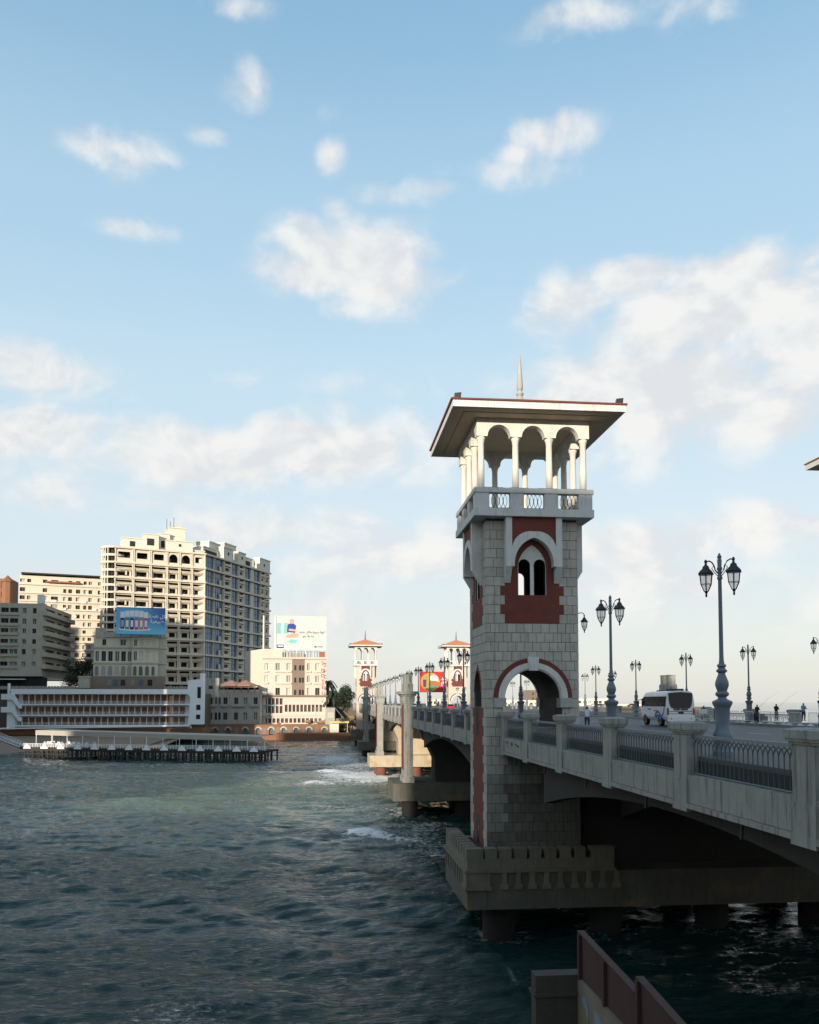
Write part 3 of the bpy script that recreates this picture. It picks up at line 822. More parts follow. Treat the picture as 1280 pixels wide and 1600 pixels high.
BAYX = 13.25
run(BAYX, [14.4, 22.84, 31.2, 39.6, 47.95, 56.2, 63.75], 'bay', 4); 
run2(BAYX, -36, 6.0, 5, 'bay'); run(BAYX, [6.0, 14.4], 'bay')
run2(BAYX, 72.5, 131.3, 7, 'bay'); run2(BAYX, 137.9, 199.7, 7, 'bay'); run2(BAYX, 206, 268, 7, 'bay'); run2(BAYX, 274.5, 337, 7, 'bay'); run2(BAYX, 346.4, 414, 8, 'bay')
run2(44.7, 77, 102.6, 3, 'sea'); run2(55.1, 118.5, 131.3, 2, 'sea'); run2(55.1, 137.9, 199.7, 7, 'sea'); run2(55.1, 206, 268, 7, 'sea'); run2(55.1, 274.5, 337, 7, 'sea'); run2(55.1, 346.4, 414, 8, 'sea'); run2(55.1, 4.0, 63.5, 8, 'sea')
b = MB()
for (x0, y0), (x1, y1) in (((55.1, 74.5), (44.7, 77)), ((44.7, 103.4), (55.1, 118))):
    b.hexa([(x0 - .4, y0, -3.9), (x0, y0, -3.9), (x1, y1, -3.9), (x1 - .4, y1, -3.9), (x0 - .4, y0, -2.7), (x0, y0, -2.7), (x1, y1, -2.7), (x1 - .4, y1, -2.7)])
b.build('fascia_panel', 'concrete', br)
# graffiti: dark brush marks on the fascia panel beside the near tower
b = MB(); gx = BAYX + .115
for (y, z, w, h) in ((62.6, -3.05, .5, .09), (62.35, -3.2, .08, .3), (62.1, -3.03, .5, .07), (62.15, -3.33, .3, .06), (60.9, -3.1, .55, .17), (60.75, -3.2, .3, .08), (59.5, -3.07, .35, .1), (59.1, -3.13, .6, .1), (58.7, -3.18, .35, .12), (61.6, -2.83, .07, .2)):
    b.fpoly(lambda u, v, w_: (gx - w_, u, v), [(y, z), (y, z + h), (y - w * .5, z + h * 1.15), (y - w, z + h * .8), (y - w, z - h * .2), (y - w * .5, z - .02)], 0, .004)
b.build('graffiti', 'iron', br)

# ------------------------------------------------------------------ street lamps


def lantern(parent, ox, oy, oz, m_=''):
    c = MB(); c.lathe([(.30, .86), (.315, .90), (.27, .97), (.19, 1.05), (.14, 1.1), (.13, 1.17), (.09, 1.2), (.05, 1.24), (.045, 1.32), (.07, 1.36), (.03, 1.44)], (ox, oy, oz), 6)
    cap = c.build('lantern_cap', 'lamp_black', parent)
    c = MB(); c.lathe([(.02, 0), (.05, .08), (.03, .12), (.07, .2), (.09, .24)], (ox, oy, oz), 6); c.build('lantern_finial', 'lamp_black', parent)
    g = MB(); g.lathe([(.08, .24), (.205, .5), (.245, .86)], (ox, oy, oz), 6); g.build('lantern_glass', 'lantern_glass', parent)
    f = MB()
    for j in range(6):
        a = 2 * PI * j / 6; d = (math.cos(a), math.sin(a))
        f.tube([(ox + d[0] * .085, oy + d[1] * .085, oz + .23), (ox + d[0] * .21, oy + d[1] * .21, oz + .5), (ox + d[0] * .25, oy + d[1] * .25, oz + .88)], .016, 4)
    f.tube([(ox + .21 * math.cos(2 * PI * j / 6), oy + .21 * math.sin(2 * PI * j / 6), oz + .5) for j in range(6)], .013, 4, closed=True)
    f.build('lantern_frame', 'lamp_black', parent)


def make_lamp(name, label, loc, group):
    t = thing(name, label, 'street lamp', loc, group=group); x, y, z = loc
    p = MB()
    p.lathe([(.37, 0), (.37, .18), (.31, .26), (.29, .6), (.31, .68), (.35, .72), (.35, .84), (.31, .9), (.255, 1.05), (.25, 1.2), (.265, 1.75), (.28, 1.8), (.33, 1.9), (.36, 1.95), (.36, 2.04), (.28, 2.08), (.16, 2.14), (.155, 2.2), (.23, 2.26), (.25, 2.32), (.22, 2.38), (.17, 2.42),
             (.20, 2.5), (.245, 2.64), (.24, 2.76), (.17, 2.95), (.13, 3.05), (.13, 3.1), (.19, 3.15), (.2, 3.2), (.15, 3.24), (.12, 3.3), (.17, 3.35), (.16, 3.4), (.10, 3.46), (.085, 3.6), (.08, 3.7)], (x, y, z), 16)
    p.build('pedestal', 'lamp_paint', t, smooth=35)
    p = MB(); p.lathe([(.08, 3.7), (.068, 6.6), (.1, 6.64), (.1, 6.7), (.07, 6.75), (.07, 6.95), (.1, 7.0), (.1, 7.06), (.075, 7.1), (.085, 7.35), (.06, 7.42), (.09, 7.47), (.05, 7.55), (.02, 7.62)], (x, y, z), 10)
    p.build('pole', 'lamp_paint', t, smooth=35)
    a = math.radians(-45)
    for s in (-1, 1):
        d = Vector((math.cos(a) * s, math.sin(a) * s, 0)); o = Vector((x, y, z))
        pr = [(.06, 6.85), (.16, 6.98), (.20, 7.15), (.29, 7.3), (.40, 7.36), (.47, 7.34), (.51, 7.28)]
        q = MB(); q.tube([o + d * r + Vector((0, 0, h)) for r, h in pr], .028, 5); q.tube([o + d * .07 + Vector((0, 0, 6.75)), o + d * .2 + Vector((0, 0, 6.9)), o + d * .3 + Vector((0, 0, 7.08)), o + d * .22 + Vector((0, 0, 7.14))], .018, 4)
        q.build('bracket', 'lamp_black', t)
        e = o + d * .52; lantern(t, e.x, e.y, z + 5.98)
    return t


L0 = make_lamp('street_lamp', 'tall blue-grey twin lantern lamp post behind the nearest parapet panels, right of the bus', (14.75, 30.6, -2.03), 'lamps on the bay side pavement')
bl = 'lamps on the bay side pavement'
copy_tree(L0, (14.85, 43.3, -2.03), label='blue-grey twin lantern lamp post between the near tower and the bus')
copy_tree(L0, (18.1, 78.0, -2.03), label='lamp post seen through the round arch of the near tower')
far_l = ['lamp post just left of the near tower', 'sunlit lamp post standing in front of the right half of the red billboard', 'lamp post in front of the left half of the red billboard', 'lamp post just left of the red billboard', 'lamp post right beside the nearer stone pylon']
yy = 89.5
for k in range(17):
    copy_tree(L0, (14.6, yy, -2.03), label=far_l[k] if k < 5 else 'small distant lamp post in the row receding towards the far tower', group=bl if k < 5 else 'distant receding lamps')
    yy += 14.7
sl_ = 'lamps on the sea side pavement'
sea_lab = {80.0: 'dark lamp post on the sea side, behind the fishing people', 67.7: 'lamp at the right edge of the view of which one lantern shows', 94.5: 'lamp post rising behind the bus roof', 110.5: 'pale sunlit twin lamp post left of the bus', 127.5: 'pale sunlit twin lamp post nearest the tower wall, above the low white building'}
for y, lab in sea_lab.items(): copy_tree(L0, (41.3, y, -1.98), label=lab, group=sl_)
for k in range(12): copy_tree(L0, (50.0, 145 + k * 16, -2.03), label='small distant lamp post on the sea side of the far bridge', group='distant sea side lamps')
# wall lantern
wl = thing('wall_lantern', 'black bracket lantern fixed high on the right side of the near tower', 'wall lamp', (TX + TH, TY - 3, 5))
o = Vector((TX + TH - .02, 65.0, 6.75))
p = MB(); p.tube([o + Vector((a, 0, h)) for a, h in ((0, 0), (.15, .12), (.35, .2), (.55, .2), (.66, .12), (.7, .02))], .035, 5); p.build('bracket', 'lamp_black', wl)
lantern(wl, o.x + .7, o.y, o.z - 1.38)

for q in range(40):
    y = 18.6 + q * 8.37
    if 62 < y < 74: continue
    b = MB(); b.tube([(BAYX + .35, y, -3.95), (BAYX + .3, y, -4.5)], .06, 6); b.build('drain_spout', 'iron', br)
# ------------------------------------------------------------------ water
def wave_tile(n, L, wdir, wind, seed, power=2.0):
    rng = np.random.default_rng(seed)
    k = 2 * np.pi * np.fft.fftfreq(n, L / n); kx, ky = np.meshgrid(k, k, indexing='ij'); kk = np.hypot(kx, ky); kk[0, 0] = 1e-6
    Lw = wind * wind / 9.81
    cosf = (kx * wdir[0] + ky * wdir[1]) / kk
    P = np.exp(-1 / (kk * Lw) ** 2) / kk ** 4 * np.abs(cosf) ** power * np.exp(-(kk * .10) ** 2)
    P[0, 0] = 0
    h = (rng.normal(size=(n, n)) + 1j * rng.normal(size=(n, n))) * np.sqrt(P)
    H = np.real(np.fft.ifft2(h)); s = H.std()
    Dx = np.real(np.fft.ifft2(-1j * kx / kk * h)) / s; Dy = np.real(np.fft.ifft2(-1j * ky / kk * h)) / s
    return H / s, Dx, Dy


def samp(T, x, y, L):
    n = T.shape[0]; u = (x / L * n) % n; v = (y / L * n) % n
    i = np.floor(u).astype(int); j = np.floor(v).astype(int); fu, fv = u - i, v - j; i %= n; j %= n; i2 = (i + 1) % n; j2 = (j + 1) % n
    return T[i, j] * (1 - fu) * (1 - fv) + T[i2, j] * fu * (1 - fv) + T[i, j2] * (1 - fu) * fv + T[i2, j2] * fu * fv


def gauss(x, y, cx, cy, rx, ry, ang=0.0):
    c, s = math.cos(ang), math.sin(ang); dx, dy = x - cx, y - cy
    u, v = dx * c + dy * s, -dx * s + dy * c
    return np.exp(-(u / rx) ** 2 - (v / ry) ** 2)


nr, na = 860, 720
rr = 34 * (480 / 34) ** (np.linspace(0, 1, nr) ** .97); aa = np.radians(np.linspace(-38, 50, na))
R_, A_ = np.meshgrid(rr, aa, indexing='ij'); wx = R_ * np.sin(A_); wy = R_ * np.cos(A_)
T1 = wave_tile(1024, 140, (.22, .97), 3.2, 3, 5.0); T2 = wave_tile(512, 43, (-.25, .97), 1.7, 5, 3.0); T3 = wave_tile(256, 211, (.1, 1.0), 6.0, 9, 5)
x2, y2 = (wx * .98 + wy * .2) * .6, -wx * .2 + wy * .98
fade = np.clip((520 - R_) / 200, 0.15, 1)
h = .095 * samp(T1[0], wx * .55, wy, 140) + .045 * samp(T2[0], x2, y2, 43) +   .17 * samp(T3[0], wx + 31, wy, 211)
ddx = .11 * samp(T1[1], wx * .55, wy, 140) + .045 * samp(T2[1], x2, y2, 43); ddy = .11 * samp(T1[2], wx * .55, wy, 140) + .045 * samp(T2[2], x2, y2, 43)
# swell bending round the piers, spreading from the gap between them
rc = np.hypot(wx - 38, wy - 96); ring = np.sin(rc * 2 * np.pi / 8.5 + .4 * samp(T3[0], wx, wy, 211)); h += .2 * ring * np.exp(-((rc - 42) / 20) ** 2) * (wx < 12)
# the breaking crests
CR = [(5.6, 113, 6.5, 1.1, -.5, .5), (-1.5, 186, 3.6, 1.6, -.5, .6), (1.0, 218, 4.5, 1.8, -.2, .6), (-5.5, 122, 7, 1.2, -.25, .18)]
for cx, cy, rx, ry, an, am in CR: h += am * gauss(wx, wy, cx, cy, rx, ry, an)
h *= fade
foam = np.zeros_like(h)
for cx, cy, rx, ry, an, am in CR[:3]: foam += .95 * gauss(wx, wy, cx, cy - .8, rx * .9, ry * 1.1, an)
for X, Y, rx, ry, am in ((545, 1212, 62, 8, 1.5), (530, 1186, 60, 6, 1.3), (560, 1197, 50, 5, 1.0), (600, 1213, 30, 8, 1.3), (500, 1172, 70, 4, .7), (440, 1176, 60, 4, .55),
                         (470, 1225, 16, 5, .7), (560, 1298, 34, 9, .42), (620, 1305, 70, 13, .42), (600, 1270, 60, 9, .4), (660, 1290, 40, 20, .42), (480, 1240, 60, 6, .5), (560, 1225, 60, 6, .6), (430, 1200, 90, 5, .5), (50, 1300, 42, 5, .8), (60, 1235, 70, 5, .45), (380, 1250, 80, 5, .38), (250, 1330, 90, 6, .34), (450, 1370, 80, 7, .34), (520, 1260, 50, 6, .5), (680, 1330, 40, 14, .45), (150, 1420, 80, 8, .3),
                         (280, 1590, 90, 22, .72), (620, 1330, 80, 20, .3), (300, 1196, 160, 3, .4), (1180, 1420, 40, 6, .6), (1215, 1470, 60, 12, .5), (120, 1180, 120, 2, .6), (330, 1182, 60, 2, .8)):
    c = ray(X, Y); c = c * (WATER / c.z); a = ray(X + rx, Y); a = a * (WATER / a.z); e = ray(X, Y - ry); e = e * (WATER / e.z)
    foam += am * gauss(wx, wy, c.x, c.y, abs(a.x - c.x) + .1, abs(e.y - c.y) + .1)
# whitecaps on the steepest crests
foam += np.clip((h / fade - .42) * 1.1, 0, .4)
for y in PC:                                       # wash round the piles
    for xx in (13.2, 21.5, 30, 38.5, 47):
        for sy in (-3.3, 3.3): foam += .8 * gauss(wx, wy, xx, y + sy, 2.0, 2.0) * (1 - gauss(wx, wy, xx, y + sy, 1.2, 1.2))
wz = WATER + h
vx = wx + .85 * ddx * fade; vy = wy + .85 * ddy * fade
verts = np.stack([vx, vy, wz], -1).reshape(-1, 3)
ii, jj = np.meshgrid(np.arange(nr - 1), np.arange(na - 1), indexing='ij'); q = (ii * na + jj)
faces = np.stack([q, q + na, q + na + 1, q + 1], -1).reshape(-1, 4)
me = bpy.data.meshes.new('water'); me.vertices.add(len(verts)); me.vertices.foreach_set('co', verts.astype(np.float32).ravel())
me.loops.add(faces.size); me.loops.foreach_set('vertex_index', faces[:, ::-1].astype(np.int32).ravel())
me.polygons.add(len(faces)); me.polygons.foreach_set('loop_start', np.arange(0, faces.size, 4, dtype=np.int32)); me.polygons.foreach_set('loop_total', np.full(len(faces), 4, dtype=np.int32))
me.polygons.foreach_set('use_smooth', np.ones(len(faces), bool)); me.update(calc_edges=True)
at_ = me.attributes.new('foam', 'FLOAT', 'POINT'); at_.data.foreach_set('value', foam.astype(np.float32).ravel())
at2 = me.attributes.new('crest', 'FLOAT', 'POINT'); at2.data.foreach_set('value', h.astype(np.float32).ravel())


def water_mat():
    m = bpy.data.materials.new('water'); m.use_nodes = True; t = m.node_tree; b = t.nodes['Principled BSDF']
    geo = t.nodes.new('ShaderNodeNewGeometry'); P = geo.outputs[0]
    at1 = nn(t, 'ShaderNodeAttribute', attribute_name='foam'); at2 = nn(t, 'ShaderNodeAttribute', attribute_name='crest')
    n1 = nn(t, 'ShaderNodeTexNoise', i_Scale=.018, i_Detail=3.0); t.links.new(P, n1.inputs['Vector'])
    n2 = nn(t, 'ShaderNodeTexNoise', i_Scale=.5, i_Detail=4.0); t.links.new(P, n2.inputs['Vector'])
    deep, shal = (.008, .034, .031), (.095, .135, .098)
    # sandy shallows in the middle of the bay
    sp = t.nodes.new('ShaderNodeSeparateXYZ'); t.links.new(P, sp.inputs[0])
    dx = mth(t, 'DIVIDE', mth(t, 'SUBTRACT', sp.outputs[0], -22), 48); dy = mth(t, 'DIVIDE', mth(t, 'SUBTRACT', sp.outputs[1], 175), 72)
    g = mth(t, 'EXPONENT', mth(t, 'MULTIPLY', mth(t, 'ADD', mth(t, 'MULTIPLY', dx, dx), mth(t, 'MULTIPLY', dy, dy)), -1))
    sh = mth(t, 'MULTIPLY', smooth(t, mth(t, 'ADD', g, mth(t, 'MULTIPLY', mth(t, 'SUBTRACT', n1.outputs[0], .5), 1.4)), .15, .95), .95)
    c = mixc(t, sh, deep, shal)
    c = mixc(t, mth(t, 'MULTIPLY', smooth(t, at2.outputs['Fac'], .15, .7), .35), c, (.05, .12, .11))
    # foam lace
    nf = nn(t, 'ShaderNodeTexNoise', i_Scale=2.0, i_Detail=9.0, i_Roughness=.74, i_Distortion=1.0); mp = nn(t, 'ShaderNodeMapping'); mp.inputs['Scale'].default_value = (.6, 1.6, 1.0)
    t.links.new(P, mp.inputs[0]); t.links.new(mp.outputs[0], nf.inputs['Vector'])
    vo = nn(t, 'ShaderNodeTexVoronoi', i_Scale=.9); vo.feature = 'DISTANCE_TO_EDGE'
    wv = nn(t, 'ShaderNodeVectorMath', operation='ADD'); nd = nn(t, 'ShaderNodeTexNoise', i_Scale=.8, i_Detail=4.0); t.links.new(P, nd.inputs['Vector'])
    sc = nn(t, 'ShaderNodeVectorMath', operation='SCALE'); sc.inputs['Scale'].default_value = 2.2; t.links.new(nd.outputs['Color'], sc.inputs[0])
    t.links.new(P, wv.inputs[0]); t.links.new(sc.outputs[0], wv.inputs[1]); t.links.new(wv.outputs[0], vo.inputs['Vector'])
    lace = mth(t, 'SUBTRACT', .12, vo.outputs['Distance'])
    amt = mth(t, 'ADD', at1.outputs['Fac'], mth(t, 'ADD', mth(t, 'MULTIPLY', mth(t, 'SUBTRACT', nf.outputs[0], .5), 5.5), mth(t, 'MULTIPLY', lace, 1.2)))
    f = mth(t, 'MULTIPLY', smooth(t, amt, .45, 1.3), smooth(t, at1.outputs['Fac'], .05, .3))
    fs = nn(t, 'ShaderNodeTexNoise', i_Scale=.32, i_Detail=8.0, i_Roughness=.75); t.links.new(mp.outputs[0], fs.inputs['Vector'])
    sparse = mth(t, 'MULTIPLY', smooth(t, fs.outputs[0], .62, .74), mth(t, 'MULTIPLY', smooth(t, nf.outputs[0], .5, .62), .5))
    f = mth(t, 'MAXIMUM', f, sparse)
    c = mixc(t, f, c, (.80, .82, .82)); t.links.new(c, b.inputs['Base Color'])
    t.links.new(mth(t, 'MULTIPLY_ADD', f, .6, .075), b.inputs['Roughness'])
    b.inputs['IOR'].default_value = 1.333; b.inputs['Specular IOR Level'].default_value = .5
    # ripples
    mpr = nn(t, 'ShaderNodeMapping'); mpr.inputs['Scale'].default_value = (.36, 1.45, 1.0); t.links.new(P, mpr.inputs[0])
    r1 = nn(t, 'ShaderNodeTexNoise', i_Scale=2.2, i_Detail=7.0, i_Roughness=.62, i_Distortion=.5); t.links.new(mpr.outputs[0], r1.inputs['Vector'])
    r2 = nn(t, 'ShaderNodeTexNoise', i_Scale=.32, i_Detail=6.0, i_Roughness=.6, i_Distortion=.3); t.links.new(mpr.outputs[0], r2.inputs['Vector'])
    hh = mth(t, 'ADD', mth(t, 'MULTIPLY', r1.outputs[0], .19), mth(t, 'ADD', mth(t, 'MULTIPLY', r2.outputs[0], .24), mth(t, 'MULTIPLY', f, .12)))
    bp = nn(t, 'ShaderNodeBump'); bp.inputs['Strength'].default_value = 1.0
    cp = nn(t, 'ShaderNodeTexNoise', i_Scale=.028, i_Detail=3.0); t.links.new(mpr.outputs[0], cp.inputs['Vector'])
    t.links.new(mth(t, 'MULTIPLY_ADD', smooth(t, cp.outputs[0], .36, .64), 1.1, .5), bp.inputs['Distance'])
    t.links.new(hh, bp.inputs['Height']); t.links.new(bp.outputs[0], b.inputs['Normal'])
    MATS['water'] = m


water_mat(); me.materials.append(MATS['water'])
wo_ = bpy.data.objects.new('water', me); COL.objects.link(wo_); wo_['kind'] = 'structure'
b = MB(); n = 14
for k in range(n):
    for j in range(n):
        x0, x1 = -20000 + 40000 * k / n, -20000 + 40000 * (k + 1) / n; y0, y1 = -3000 + 23000 * j / n, -3000 + 23000 * (j + 1) / n
        b.quad((x0, y0, WATER - .75), (x1, y0, WATER - .75), (x1, y1, WATER - .75), (x0, y1, WATER - .75))
structure(b, 'sea', 'water')
# ------------------------------------------------------------------ retaining wall in the lower right corner
mat('wall_end', (.06, .052, .043), .9, .25, 1.5, streak=.6, streak_col=(.04, .035, .03), bump=.5)
def mural_mat():
    m = bpy.data.materials.new('mural_wall'); m.use_nodes = True; t = m.node_tree; b = t.nodes['Principled BSDF']; b.inputs['Roughness'].default_value = .85
    geo = t.nodes.new('ShaderNodeNewGeometry'); P = geo.outputs[0]
    n1 = nn(t, 'ShaderNodeTexNoise', i_Scale=1.4, i_Detail=5.0); t.links.new(P, n1.inputs['Vector'])
    n2 = nn(t, 'ShaderNodeTexNoise', i_Scale=1.1, i_Detail=2.0); mp = nn(t, 'ShaderNodeMapping'); mp.inputs['Location'].default_value = (7, 3, 9); t.links.new(P, mp.inputs[0]); t.links.new(mp.outputs[0], n2.inputs['Vector'])
    c = mixc(t, mth(t, 'MULTIPLY', smooth(t, n1.outputs[0], .35, .7), .5), (.19, .16, .125), (.12, .10, .08)); t.links.new(c, b.inputs['Base Color'])
    MATS['mural_wall'] = m
mural_mat()
mat('paint_yellow', (.20, .18, .07), .8, .2, 3.0); mat('paint_blue', (.17, .23, .28), .8, .2, 3.0)
rw = thing('retaining_wall', 'concrete wall with rusty red steel plates on top, in the lower right corner', 'wall', (6, 17, -8))
b = MB(); b.box(5.99, 6.35, 4, 20.15, -20, -6.53); b.build('wall_panel', 'mural_wall', rw)
b = MB(); b.box(4.98, 6.35, 20.16, 20.6, -20, -6.47); b.box(4.93, 6.4, 20.1, 20.65, -6.95, -6.88); b.build('wall_return', 'wall_end', rw)
tops = {20.15: -5.47, 16.4: -5.66, 16.32: -5.34, 8: -6.1}
for (y0, y1) in ((16.4, 20.15), (8, 16.32)):
    b = MB(); z0, z1 = tops[y0], tops[y1]
    b.hexa([(6.06, y0, -6.7), (6.1, y0, -6.7), (6.1, y1, -6.6), (6.06, y1, -6.6), (6.06, y0, z0), (6.1, y0, z0), (6.1, y1, z1), (6.06, y1, z1)]); b.build('steel_plate', 'rust_steel', rw)
    b = MB(); b.hexa([(6.0, y0, z0 + .002), (6.16, y0, z0 + .002), (6.16, y1, z1 + .002), (6.0, y1, z1 + .002), (6.0, y0, z0 + .04), (6.16, y0, z0 + .04), (6.16, y1, z1 + .04), (6.0, y1, z1 + .04)]); b.build('top_angle', 'rust_steel', rw)
for y in (20.05, 18.25, 16.25, 13.9, 11.5):
    zt = -5.47 - (20.15 - y) * .05 if y > 16.35 else -5.34 - (16.32 - y) * .091
    b = MB(); b.box(5.98, 6.055, y - .06, y + .06, -6.55, zt - .02); b.box(6.105, 6.2, y - .05, y + .05, -6.55, zt - .1); b.build('steel_post', 'rust_steel', rw)
G = lambda u, v, w: (5.985 - w, u, v)
for nm, mm, pts in (('mural_patch', 'paint_blue', [(19.84, -6.92), (19.7, -6.8), (19.5, -6.78), (19.38, -6.9), (19.28, -7.1), (19.33, -7.3), (19.55, -7.08)]), ('mural_patch', 'paint_yellow', [(19.95, -7.12), (19.75, -7.04), (19.5, -7.12), (19.36, -7.5), (19.4, -7.9), (19.95, -7.9)]),
                    ('mural_patch', 'paint_blue', [(18.9, -6.86), (18.6, -6.84), (18.35, -6.95), (18.4, -7.3), (18.8, -7.4)])):
    b = MB(); b.fpoly(G, pts, 0, .004 if mm != 'paint_yellow' else .003); b.build(nm, mm, rw)

# ------------------------------------------------------------------ people


def col_mat(name, c, r=.8): mat(name, c, r, .08, 3.0)


for n_, c_ in (('skin', (.30, .17, .11)), ('hair', (.012, .01, .01)), ('cloth_black', (.015, .016, .02)), ('cloth_white', (.55, .60, .68)), ('cloth_blue', (.22, .32, .44)), ('cloth_yellow', (.60, .58, .34)), ('cloth_navy', (.02, .025, .045)), ('cloth_grey', (.09, .09, .1))): col_mat(n_, c_)


def person(label, loc, rz, top, pants, arms='hold', sit=False, hat=None, group=None, hgt=1.74):
    """continuous figure grown over a joint skeleton"""
    J = {'pel': ((0, 0, .95), .155), 'waist': ((0, .01, 1.1), .14), 'chest': ((0, .02, 1.33), .175), 'neckb': ((0, 0, 1.47), .085), 'neck': ((0, .0, 1.53), .06), 'head': ((0, -.02, 1.62), .095), 'top': ((0, -.01, 1.70), .085),
         'hl': ((-.10, 0, .9), .115), 'kl': ((-.12, -.03, .5), .075), 'al': ((-.12, .03, .1), .05), 'fl': ((-.13, -.12, .035), .045),
         'hr': ((.10, 0, .9), .115), 'kr': ((.12, .0, .5), .075), 'ar': ((.13, .05, .1), .05), 'fr': ((.14, -.10, .035), .045),
         'sl': ((-.19, .01, 1.42), .08), 'el': ((-.26, .0, 1.15), .052), 'wl': ((-.22, -.18, 1.0), .038), 'pl': ((-.2, -.26, 1.0), .04),
         'sr': ((.19, .01, 1.42), .08), 'er': ((.26, .0, 1.15), .052), 'wr': ((.22, -.18, 1.0), .038), 'pr': ((.2, -.26, 1.0), .04)}
    if arms == 'hold':
        for s, k in ((-1, 'l'), (1, 'r')):
            J['e' + k] = ((s * .27, -.04, 1.18), .052); J['w' + k] = ((s * .12, -.26, 1.16), .038); J['p' + k] = ((s * .07, -.33, 1.18), .042)
    if arms == 'up':
        for s, k in ((-1, 'l'), (1, 'r')):
            J['e' + k] = ((s * .34, -.1, 1.25), .052); J['w' + k] = ((s * .16, -.2, 1.46), .038); J['p' + k] = ((s * .09, -.2, 1.54), .042)
    if sit:
        J['kl'] = ((-.14, -.42, .92), .08); J['kr'] = ((.14, -.42, .92), .08); J['al'] = ((-.14, -.40, .52), .05); J['ar'] = ((.14, -.40, .52), .05); J['fl'] = ((-.14, -.52, .48), .045); J['fr'] = ((.14, -.52, .48), .045)
    E_ = [('pel', 'waist'), ('waist', 'chest'), ('chest', 'neckb'), ('neckb', 'neck'), ('neck', 'head'), ('head', 'top')]
    for k in 'lr': E_ += [('pel', 'h' + k), ('h' + k, 'k' + k), ('k' + k, 'a' + k), ('a' + k, 'f' + k), ('chest', 's' + k), ('s' + k, 'e' + k), ('e' + k, 'w' + k), ('w' + k, 'p' + k)]
    names = list(J); me = bpy.data.meshes.new('person'); me.from_pydata([J[n][0] for n in names], [(names.index(a), names.index(c)) for a, c in E_], []); me.update()
    tmp = bpy.data.objects.new('person', me); COL.objects.link(tmp)
    m = tmp.modifiers.new('skin', 'SKIN'); m.use_smooth_shade = True
    sk = me.skin_vertices[0].data if me.skin_vertices else None
    if sk is None:
        bpy.context.view_layer.objects.active = tmp; bpy.ops.mesh.customdata_skin_add() if hasattr(bpy.ops.mesh, 'customdata_skin_add') else None; sk = me.skin_vertices[0].data
    for i, n in enumerate(names): sk[i].radius = (J[n][1], J[n][1] * (.8 if n in ('pel', 'waist', 'chest') else 1)); sk[i].use_root = (i == 0)
    tmp.modifiers.new('sub', 'SUBSURF').levels = 1
    dg = bpy.context.evaluated_depsgraph_get(); dg.update(); out = bpy.data.meshes.new_from_object(tmp.evaluated_get(dg)); bpy.data.objects.remove(tmp)
    out.materials.clear()
    for mm in (top, pants, 'skin', 'hair'): out.materials.append(MATS[mm])
    for p in out.polygons:
        c = p.center; i = 0
        if c.z < .93 and (abs(c.x) < .2 or c.z < .8): i = 1
        if sit and c.y < -.15 and c.z < 1.0: i = 1
        if c.z > 1.49: i = 2
        if c.z > 1.66 or (c.z > 1.56 and c.y > .0): i = 3
        if arms != 'up' and c.y < -.22 and .95 < c.z < 1.3 and not (sit and c.z < 1.0): i = 2
        if arms == 'up' and c.z > 1.44 and abs(c.x) > .06 and c.y < -.12: i = 2
        if c.z < .09 and not sit: i = 3
        p.material_index = i; p.use_smooth = True
    o = link('person', out, None, loc=loc, rz=rz, label=label, category='person'); s = hgt / 1.78; o.scale = (s, s, s)
    if group: o['group'] = group
    # face, ears, fingers are a pixel or less here: nose and ears as small volumes of the head
    f = MB(); f.lathe([(.004, -.02), (.016, -.015), (.006, .02)], (0, -.118, 1.615), 6)
    for sx in (-1, 1): f.lathe([(.008, -.025), (.014, 0), (.008, .03)], (sx * .095, 0, 1.61), 6)
    for sx in (-1, 1):
        p0 = Vector(J['p' + ('l' if sx < 0 else 'r')][0])
        for q in range(5): f.tube([p0 + Vector(((q - 2) * .012, -.01, 0)), p0 + Vector(((q - 2) * .016, -.05, .0 if arms == 'hold' else .03)), p0 + Vector(((q - 2) * .016 - sx * .01, -.07, -.02 if arms == 'hold' else .04))], .008, 4)
    link('face_and_fingers', f.mesh('face_and_fingers', 'skin'), o)
    return o


def rod(label, p0, p1):
    b = MB(); p0, p1 = Vector(p0), Vector(p1); mid = (p0 + p1) / 2 + Vector((0, 0, .12))
    b.tube([p0, p0.lerp(mid, .5) + Vector((0, 0, .03)), mid, p1], [.011, .009, .007, .004], 4)
    o = b.build('fishing_rod', 'iron', None); o['label'] = label; o['category'] = 'fishing rod'; return o


sea_dir = -PI / 2 + PI   # facing +x (towards the sea)
person('person in a dark jacket leaning at the sea railing just right of the bus', at(1100, 1126, 0 + 90.5), PI / 2, 'cloth_black', 'cloth_black', group=None)
person('person in black fishing at the sea railing, first right of the big lamp', at(1183.5, 1127, 82), PI * .6, 'cloth_black', 'cloth_grey')
person('person in a dark cap holding a rod, middle of three anglers', at(1213.5, 1127, 78.5), PI * .6, 'cloth_black', 'cloth_black')
person('person in a light blue top and dark trousers, rightmost at the sea railing', at(1256, 1127, 74.5), PI * .6, 'cloth_blue', 'cloth_navy')
for X, y, lb in ((1183.5, 82, 'thin rod held by the leftmost angler'), (1213.5, 78.5, 'thin rod held by the angler in the dark cap')):
    p = at(X, 1105, y); rod(lb, p + Vector((.2, 0, 0)), p + Vector((2.6, .5, 1.6)))
person('person in a pale shirt with raised arms, on the pavement right of the near tower', (19.7, 63.0, -2.05), PI * .9, 'cloth_white', 'cloth_navy', arms='up')
person('person in a pale yellow shirt sitting behind the railing at the near tower', (17.2, 60.2, -2.5), PI * 1.1, 'cloth_yellow', 'cloth_navy', sit=True, arms='hold')
mat('fold_chair', (.05, .05, .055), .6, .1, 3)
b = MB(); b.box(16.95, 17.45, 60.0, 60.55, -1.66, -1.62)
